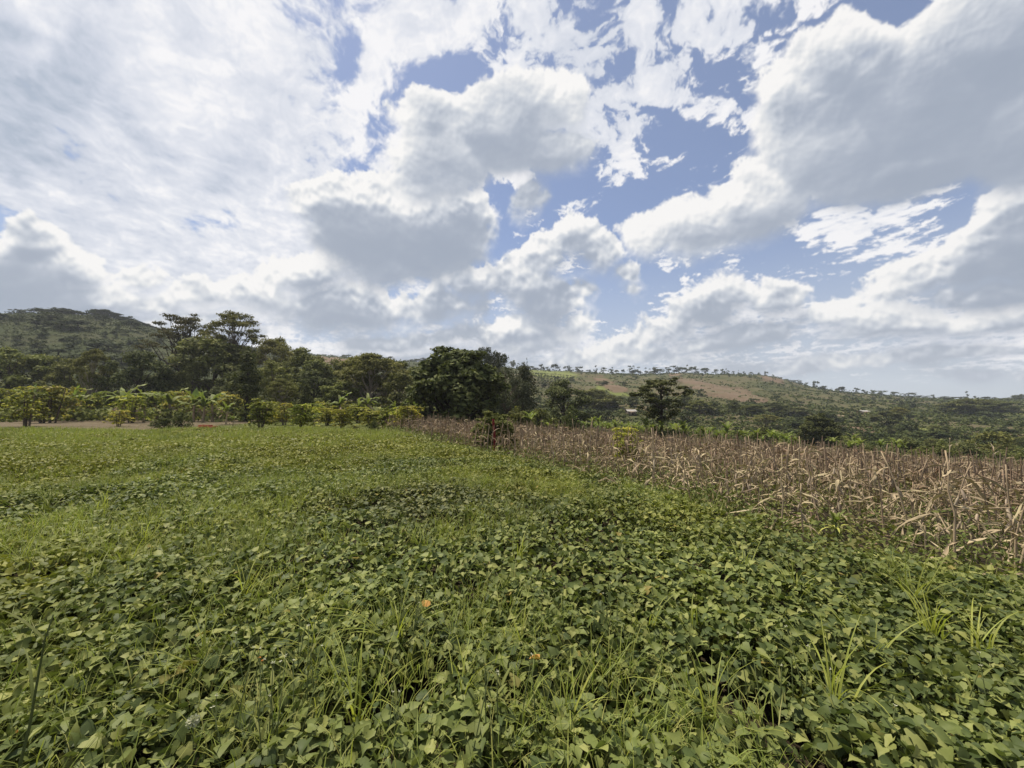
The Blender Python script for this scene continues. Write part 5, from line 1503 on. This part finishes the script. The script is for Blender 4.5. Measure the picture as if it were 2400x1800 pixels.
# tall jointed grass stem at the left border, and upright blades in the field
def grass_stem(pts_px, depth, label, leaves, mat='grass', r=0.006):
    P_ = []
    for (px, py) in pts_px:
        d = ray(px, py); P_.append([d[0] / d[1] * depth, depth, CAM_Z + d[2] / d[1] * depth])
    P_ = np.array(P_); b0 = P_[0].copy()
    g0 = float(height(b0[0], b0[1]))
    if b0[2] > g0: P_ = np.concatenate([[[b0[0] - 0.02, b0[1], g0]], P_]); b0 = P_[0].copy()
    root = link('tall_grass', None, None, tuple(b0), label=label, category='grass')
    V, F = tube(P_ - b0, np.linspace(r, r * 0.35, len(P_)), 6); link('stem', mesh('grass_stem_shape', V, F, M['stem'], smooth=True), root)
    for (f, yaw, L, ln, cv) in leaves:
        q0 = np.array([[np.interp(f * (len(P_) - 1), np.arange(len(P_)), (P_ - b0)[:, c]) for c in range(3)]])
        V, F = strips(q0, np.array([yaw]), np.array([L]), np.array([ln]), np.array([cv]), np.array([0.011]), 8, 0.3)
        link('leaf', mesh('grass_stem_leaf', V, [F], M[mat]), root)
grass_stem([(45, 1800), (70, 1700), (85, 1610), (105, 1500), (125, 1440)], 1.5, 'tall jointed grass stem leaning at the left border', [(0.35, 0.3, 0.35, 1.0, 1.2), (0.5, 2.6, 0.32, 0.6, 1.4), (0.5, 0.5, 0.26, 0.5, 0.2), (0.75, 0.4, 0.30, 0.7, 0.5), (0.8, 3.0, 0.30, 1.0, 0.6)], 'short_grass')
grass_stem([(1046, 1370), (1050, 1310), (1052, 1250)], 4.2, 'upright pale grass blade, left of two in the middle of the field', [(0.4, 0.2, 0.4, 0.05, 0.25), (0.7, 3.0, 0.35, 0.1, 0.5)], 'yellow_green')
grass_stem([(1095, 1380), (1090, 1320), (1090, 1270)], 4.1, 'upright pale grass blade, right of two in the middle of the field', [(0.3, 0.4, 0.35, 0.1, 0.4), (0.5, 3.2, 0.35, 0.4, 0.5)], 'yellow_green')
grass_stem([(1447, 1440), (1448, 1390), (1449, 1350)], 3.2, 'thin single grass stalk right of the middle', [(0.9, 3.0, 0.18, 0.6, 1.0)])
# rosette with yellow hanging lower leaves at the border of the maize
p = hit(1961, 1278, 0.02, 1.5)
ro = link('rosette_plant', None, None, tuple(p), label='green rosette plant with yellow hanging lower leaves at the maize border', category='plant')
V, F = tube(np.array([(0, 0, -0.05), (0.01, 0, 0.15), (0, 0, 0.32)]), [0.016, 0.014, 0.01], 6); link('stem', mesh('rosette_stem', V, F, M['stem']), ro)
for i in range(9):
    V, F = strips(np.array([[0, 0, 0.30]]), np.array([i * 2.4]), U_(0.16, 0.24, 1), U_(0.15, 0.8, 1), U_(0.3, 0.9, 1), U_(0.03, 0.045, 1), 5, 0.3, 0.0, 'paddle'); link('leaf', mesh('rosette_leaf', V, [F], M['banana']), ro)
for i in range(6):
    V, F = strips(np.array([[0, 0, 0.22]]), np.array([i * 1.05]), U_(0.22, 0.30, 1), U_(1.0, 1.3, 1), U_(1.4, 1.9, 1), U_(0.022, 0.03, 1), 6, 0.3, 0.0, 'paddle'); link('yellow_leaf', mesh('rosette_yellow_leaf', V, [F], M['yellow_green']), ro)
# tassels that stick up above the maize
for px, top, base, dep, lbl in [(2215, 1026, 1090, 19.0, 'tall pale dry tassel sticking up above the maize'), (2315, 1046, 1110, 17.0, 'bent pale tassel leaf above the maize by the right border')]:
    p = on_ground(px, dep); h = row_z(top, dep) - p[2]
    tt = link('maize_tassel', None, None, tuple(p), label=lbl, category='maize stalk')
    V, F = tube(np.array([(0, 0, 0), (0.04, 0, h * 0.6), (0.12, 0, h)]), [0.018, 0.016, 0.010], 5); link('stalk', mesh('tassel_stalk', V, F, M['husk']), tt)
    for i in range(6):
        f = rng.uniform(0.6, 0.98)
        V, F = strips(np.array([[0.1 * f, 0, h * f]]), U_(0, 6.28, 1), U_(0.3, 0.5, 1), U_(0.1, 0.6, 1), U_(0.5, 1.8, 1), U_(0.04, 0.06, 1), 5, 0.2, U_(-1, 1, 1), 'strap'); link('leaf', mesh('tassel_leaf', V, [F], M['husk']), tt)
# heap of fallen stalks at the border
p = hit(1478, 1168, 0.0, 3)
hp = link('stalk_heap', None, None, tuple(p), label='bundle of bent dry stalks lying at the border of the maize', category='dry stalks')
for i in range(9):
    a = 2.4 + rng.normal(0, 0.35); L = rng.uniform(0.5, 0.9)
    s = np.linspace(0, 1, 6)
    V, F = tube(np.column_stack([math.cos(a) * s * L * 0.9 - 0.15, math.sin(a) * s * L * 0.3 + rng.normal(0, 0.1), 0.05 + 0.35 * np.sin(s * 2.2 + 0.2) * rng.uniform(0.6, 1.1)]), np.linspace(0.011, 0.006, 6), 5)
    link('stalk', mesh('heap_stalk', V, F, M['dry_stalk']), hp)

# ------------------------------------------------------------------ trees of the hills
SKYLINE = [  # column, top row, width, kind
    (20, 722, 16, 'round'), (45, 724, 14, 'flat'), (72, 720, 24, 'round'), (90, 726, 18, 'round'), (104, 720, 26, 'round'), (122, 722, 22, 'flat'), (140, 722, 30, 'flat'), (158, 725, 22, 'round'), (178, 726, 30, 'flat'), (200, 724, 20, 'round'),
    (803, 826, 12, 'round'), (814, 829, 12, 'round'), (912, 834, 18, 'flat'), (985, 834, 22, 'round'), (968, 840, 20, 'round'), (1000, 838, 16, 'flat'),
    (1202, 842, 14, 'round'), (1214, 846, 8, 'slim'), (1219, 848, 7, 'slim'), (1228, 845, 12, 'round'), (1235, 838, 7, 'slim'), (1245, 856, 16, 'round'), (1258, 858, 16, 'round'),
    (1270, 849, 12, 'round'), (1284, 858, 14, 'round'), (1302, 851, 20, 'round'), (1313, 855, 9, 'slim'), (1332, 857, 18, 'round'), (1341, 858, 8, 'slim'), (1358, 857, 18, 'flat'), (1382, 863, 14, 'round'), (1396, 864, 12, 'round'), (1416, 858, 17, 'flat'), (1434, 862, 16, 'flat'), (1446, 864, 16, 'round'),
    (1462, 862, 10, 'round'), (1478, 855, 22, 'slim'), (1488, 854, 24, 'slim'), (1498, 856, 22, 'slim'), (1516, 858, 12, 'slim'), (1526, 862, 10, 'slim'), (1534, 864, 10, 'slim'), (1549, 861, 15, 'flat'), (1568, 865, 9, 'round'),
    (1582, 855, 22, 'flat'), (1600, 856, 18, 'flat'), (1613, 853, 7, 'slim'), (1624, 857, 16, 'round'), (1634, 856, 14, 'slim'), (1656, 857, 20, 'round'), (1680, 861, 12, 'flat'), (1697, 860, 13, 'flat'), (1706, 863, 8, 'slim'), (1722, 868, 7, 'round'), (1734, 866, 4, 'slim'),
    (1747, 866, 9, 'round'), (1764, 871, 10, 'flat'), (1782, 871, 6, 'flat'), (1798, 869, 9, 'round'), (1815, 876, 6, 'flat'), (1824, 878, 5, 'flat'), (1834, 882, 7, 'round'), (1846, 883, 8, 'round'), (1858, 886, 16, 'round'), (1874, 890, 16, 'round'), (1892, 893, 12, 'round'),
    (1913, 892, 11, 'round'), (1934, 899, 14, 'round'), (1950, 906, 8, 'slim'), (1967, 909, 14, 'flat'), (1978, 912, 9, 'flat'), (1986, 910, 5, 'slim'), (1993, 910, 5, 'slim'), (2010, 906, 14, 'flat'), (2027, 911, 12, 'round'), (2048, 911, 15, 'flat'), (2068, 913, 18, 'flat'), (2098, 915, 18, 'flat'), (2130, 916, 36, 'round'),
    (2165, 921, 22, 'round'), (2189, 921, 9, 'round'), (2225, 924, 26, 'round'), (2255, 927, 17, 'flat'), (2288, 927, 12, 'flat'), (2311, 927, 22, 'flat'), (2344, 929, 20, 'round'), (2372, 928, 24, 'flat'), (2392, 922, 26, 'round')]
for i in range(21):
    for _ in (0, 1): SKYLINE.append((212 + i * 6.6 + rng.uniform(-1.5, 1.5), 723 + i * 2.0 + rng.uniform(-2, 2) - (4 if 2 < i < 8 else 0), 16, 'pine'))
SKYLINE.sort()
LM = [(72, 'the left end of the left hill crest'), (235, 'the pine row on the left hill'), (808, 'the brown saddle behind the tree belt'), (1235, 'the slender pointed tree above the cypress'), (1302, 'the bushy clump past the cypress'),
      (1488, 'the tall grove on the right hill crest'), (1656, 'the dome-shaped tree on the crest'), (1798, 'the bare end of the crest'), (1934, 'the two round trees where the crest drops'), (2130, 'the long thicket on the low crest'), (2392, 'the right border')]
say = {'round': 'round-crowned', 'flat': 'flat-topped', 'slim': 'slim upright', 'pine': 'dark pine'}
order_n = ['', 'second ', 'third ', 'fourth ', 'fifth ', 'sixth ', 'seventh ', 'eighth ', 'ninth ', 'tenth ', 'eleventh ', 'twelfth ']
pines = 0
for idx, (px, top, w, kd) in enumerate(SKYLINE):
    far = float(np.interp(px, RIDGE[:, 0], RIDGE[:, 2])) * 0.99
    if kd == 'pine':
        pines += 1
        lbl = '%sdark pine from the %s end of the pine row on the left hill' % (ORD[min(pines - 1, 42 - pines, 11)], 'upper' if pines <= 21 else 'lower')
        if 12 < pines < 31: lbl = 'dark pine in the middle of the pine row on the left hill'
        grp = 'pine row on the left hill crest'
    else:
        mk = min(LM, key=lambda m_: abs(m_[0] - px))
        same = [s for s in SKYLINE if s[3] != 'pine' and min(LM, key=lambda m_: abs(m_[0] - s[0])) == mk and (s[0] - mk[0]) * (px - mk[0]) > 0 and abs(s[0] - mk[0]) < abs(px - mk[0])]
        n = len(same)
        if abs(px - mk[0]) < 6: lbl = '%s tree on the skyline at %s' % (say[kd], mk[1])
        else: lbl = '%s%s skyline tree %s %s' % (order_n[min(n, 11)], say[kd], 'right of' if px > mk[0] else 'left of', mk[1])
        grp = 'trees on the hill skyline'
    kind = {'round': 'round_hill_tree', 'flat': 'flat_hill_tree', 'slim': 'slim_hill_tree', 'pine': 'pine_tree'}[kd]
    if px < 420: w *= 1.45
    if kd == 'flat' and (idx % 2 or px > 1850 or px < 420): kind = 'round_hill_tree'
    jit = rng.uniform(-2, 3)
    plant_px(kind, 'ridge_pine' if kd == 'pine' else 'ridge_tree', px, top + 2 + jit, w * rng.uniform(0.75, 1.25), far, lbl, 'tree', grp, parts=False, sink=0.3)

BARE = [[(1585, 890), (1625, 888), (1690, 905), (1740, 910), (1800, 940), (1795, 945), (1730, 942), (1660, 930), (1600, 905)], [(1390, 885), (1410, 880), (1475, 918), (1440, 922)], [(1225, 868), (1270, 866), (1360, 880), (1340, 890)],
        [(690, 838), (760, 836), (830, 846), (800, 856)], [(1770, 874), (1840, 900), (1790, 893)], [(2150, 1000), (2240, 1000), (2240, 1014), (2150, 1014)], [(2235, 1038), (2300, 1038), (2300, 1054), (2235, 1054)]]
def clear_of_fields(px, py, keep=0.10):
    ok = np.ones(np.shape(px), bool)
    for poly in BARE: ok &= ~(inside_poly(np.asarray(px, float), np.asarray(py, float), poly) & (rng.random(np.shape(px)) > keep))
    return ok
def slope_points(n, c0, c1, f0=0.0, f1=1.0):
    """Points on the slopes between columns C0 and C1, from foot (0) to crest (1)."""
    px = rng.uniform(c0, c1, n)
    far = np.interp(px, RIDGE[:, 0], RIDGE[:, 2])
    dep = 95 * (far * 0.985 / 95) ** rng.uniform(f0, f1, n)
    x = (px - 1200) / FPX / 1.0022 * dep
    z = height(x, dep)
    qx, qy = to_px(x, dep, z)
    return x, dep, z, qx, qy
HILLS = [(10, 790, 'the left border'), (120, 740, 'the crest trees of the left hill'), (212, 830, 'the slender pale-trunked tree'), (280, 755, 'the pine row'), (318, 820, 'the dark rounded tree'), (410, 790, 'the sparse umbrella tree'), (1262, 870, 'the yellow-green meadow'),
         (1300, 895, 'the young plantation'), (1424, 930, 'the rounded tree left of the lone tree'), (1440, 895, 'the bare patch under the grove'), (1490, 875, 'the tall grove'), (1549, 925, 'the lone tree'), (1660, 895, 'the upper end of the bare reddish field'),
         (1795, 940, 'the lower tip of the bare reddish field'), (1800, 885, 'the bare end of the crest'), (1722, 945, 'the conical tree'), (1934, 905, 'the two round crest trees'), (1914, 980, 'the round black-leaved tree'), (1985, 972, 'the pale soil track'),
         (2076, 975, 'the dense dark valley tree'), (2130, 930, 'the long crest thicket'), (2190, 1005, 'the valley pasture'), (2268, 950, 'the wide layered tree'), (2390, 950, 'the right border')]
ZONES = [(105, -40, 420, 0.12, 0.90, 'left hill slope', [(-40, 120, 'near the left border'), (120, 260, 'below the pine row'), (260, 420, 'left of the sparse umbrella tree')]),
         (75, 1240, 2450, 0.36, 0.97, 'right hill slope', [(1240, 1440, 'below the bushy clump past the cypress'), (1440, 1560, 'under the tall grove'), (1560, 1800, 'around the bare reddish field'), (1800, 2000, 'below the two round crest trees'), (2000, 2450, 'on the low right slope')]),
         (120, 1230, 2450, 0.02, 0.46, 'valley side', [(1250, 1500, 'left of the lone tree'), (1500, 1760, 'behind the lone tree'), (1760, 2000, 'behind the round black-leaved tree'), (2000, 2450, 'at the right behind the pastures')])]
for n, c0, c1, f0, f1, zone, subs in ZONES:
    x, y, z, qx, qy = slope_points(n * 2, c0, c1, f0, f1)
    ok = np.nonzero(clear_of_fields(qx, qy))[0][:n]
    for i in ok:
        sub = next((s[2] for s in subs if s[0] <= qx[i] < s[1]), subs[-1][2])
        wpx = 9 + 22 * rng.random() ** 1.8
        wpx *= (1.45 if zone != 'right hill slope' else 0.85)
        w = min(wpx / FPX * y[i], 13.0)
        kd = rng.choice(['round_hill_tree', 'flat_hill_tree', 'round_hill_tree', 'slim_hill_tree'])
        hi = w * (0.75 if kd != 'slim_hill_tree' else 1.3) * rng.uniform(0.8, 1.2)
        hi = min(hi, 0.026 * y[i])
        if kd == 'slim_hill_tree': w *= 0.55
        o = plant(kd, 'hillside_tree', (x[i], y[i], z[i] - 0.3), w, hi, '', 'tree', 'trees scattered on the ' + zone, parts=False)
        tell_apart(o, ('small ' if wpx < 15 else 'larger ') + {'round_hill_tree': 'round', 'flat_hill_tree': 'flat-topped', 'slim_hill_tree': 'slim'}[kd] + ' hillside tree', qx[i], qy[i], HILLS)
# young pine plantation in rows on the right hill
for r_ in range(5):
    for c in range(11):
        px, py = 1262 + c * 7.5 + rng.uniform(-1.5, 1.5), 878 + r_ * 6.0 + c * 0.6
        p = hit(px, py + 5, 0, 90)
        plant('slim_hill_tree', 'plantation_tree', p, 5.0 / FPX * p[1] * 1.5, 9.5 / FPX * p[1], '%syoung pointed tree from the left in the plantation, %s row' % (ORD[c], ['top', 'second', 'middle', 'fourth', 'bottom'][r_]), 'tree', 'plantation %s row' % ['top', 'second', 'middle', 'fourth', 'bottom'][r_], parts=False)

# scrub over the slopes
sb_ = MB()
def clumps_at(x, y, z, size, per, leaf):
    n = len(x)
    d = rng.normal(size=(n, per, 3)); d /= np.linalg.norm(d, axis=2, keepdims=True); d[..., 2] = np.abs(d[..., 2])
    P_ = np.stack([x, y, z], -1)[:, None] + d * size[:, None, None] * [1, 1, 0.75] * rng.uniform(0.4, 1.0, (n, per, 1))
    P_ = P_.reshape(-1, 3); m = len(P_)
    s = np.repeat(leaf, per) * rng.uniform(0.6, 1.3, m)
    N = d.reshape(-1, 3)
    return scatter(FAR_V - [0, .4, 0], FAR_F, euler(np.arctan2(-N[:, 0], N[:, 1]), -np.arccos(np.clip(N[:, 2], -1, 1)) * 0.7 + rng.normal(0, 0.4, m), rng.normal(0, 0.4, m)) * s[:, None, None], P_)
x, y, z, qx, qy = slope_points(26000, -150, 2550, 0.0, 1.0)
dens = fbm((x * 0.02, y * 0.02, 0 * x), 1.0, 4, 0.55, off=33.0)
k = clear_of_fields(qx, qy, 0.14) & (rng.random(len(x)) < 0.75 + 1.6 * dens + 1.7 * (qx < 700) + 0.9 * np.clip((qy - 905) / 50, 0, 1))
x, y, z = x[k], y[k], z[k]
w = y * rng.uniform(0.0017, 0.0058, len(x)) * (1 + 0.9 * np.clip((qy[k] - 915) / 50, 0, 1))
for left in (0, 1):
    g_ = (x < -60) == bool(left)
    sb_.add(*clumps_at(x[g_], y[g_], z[g_], w[g_] * (1 + 0.5 * left), 7, w[g_] * 0.75), mi=left)
# a ragged hedge of scrub along the crests
rx = rng.uniform(-100, 2500, 1500); rx = rx[(fbm((rx * 0.02, 0 * rx, 0 * rx), 1.0, 3, off=71.0) > -0.12)]
rf = np.interp(rx, RIDGE[:, 0], RIDGE[:, 2]) * rng.uniform(0.96, 1.0, len(rx))
x = (rx - 1200) / FPX / 1.0022 * rf
sb_.add(*clumps_at(x, rf, height(x, rf), rf * rng.uniform(0.0015, 0.0055, len(rx)), 10, rf * 0.003))
x, y = np.concatenate([rng.uniform(-60, 150, 5000)]), rng.uniform(42, 125, 5000)
k = (y > maize_end(x) + 3) & (np.abs(x) < 1.42 * y) & ((x > edge_x(36) + 8) | (y > 62))
x, y = x[k], y[k]; w = rng.uniform(0.25, 0.9, len(x))
qx, qy = to_px(x, y, height(x, y)); k = clear_of_fields(qx, qy, 0.03); x, y, w = x[k], y[k], w[k]
sb_.add(*clumps_at(x, y, height(x, y), w, 10, w * 0.55))
link('hillside_scrub', sb_.build('hillside_scrub', [M['scrub'], M['hill_tree']]), kind='stuff', label='low green scrub covering the hillsides and the valley', category='scrub')
# dense understorey at the foot of the tree belt
ub = MB()
px = rng.uniform(-150, 1250, 2600); y = rng.uniform(50, 92, 2600)
x = (px - 1200) / FPX * y
w = rng.uniform(0.7, 1.9, len(x))
ub.add(*clumps_at(x, y, height(x, y) + rng.uniform(0, 1.2, len(x)), w, 16, w * 0.36))
link('understorey', ub.build('understorey', M['mid']), kind='stuff', label='dense dark undergrowth at the foot of the tree belt', category='undergrowth')

settle_labels()
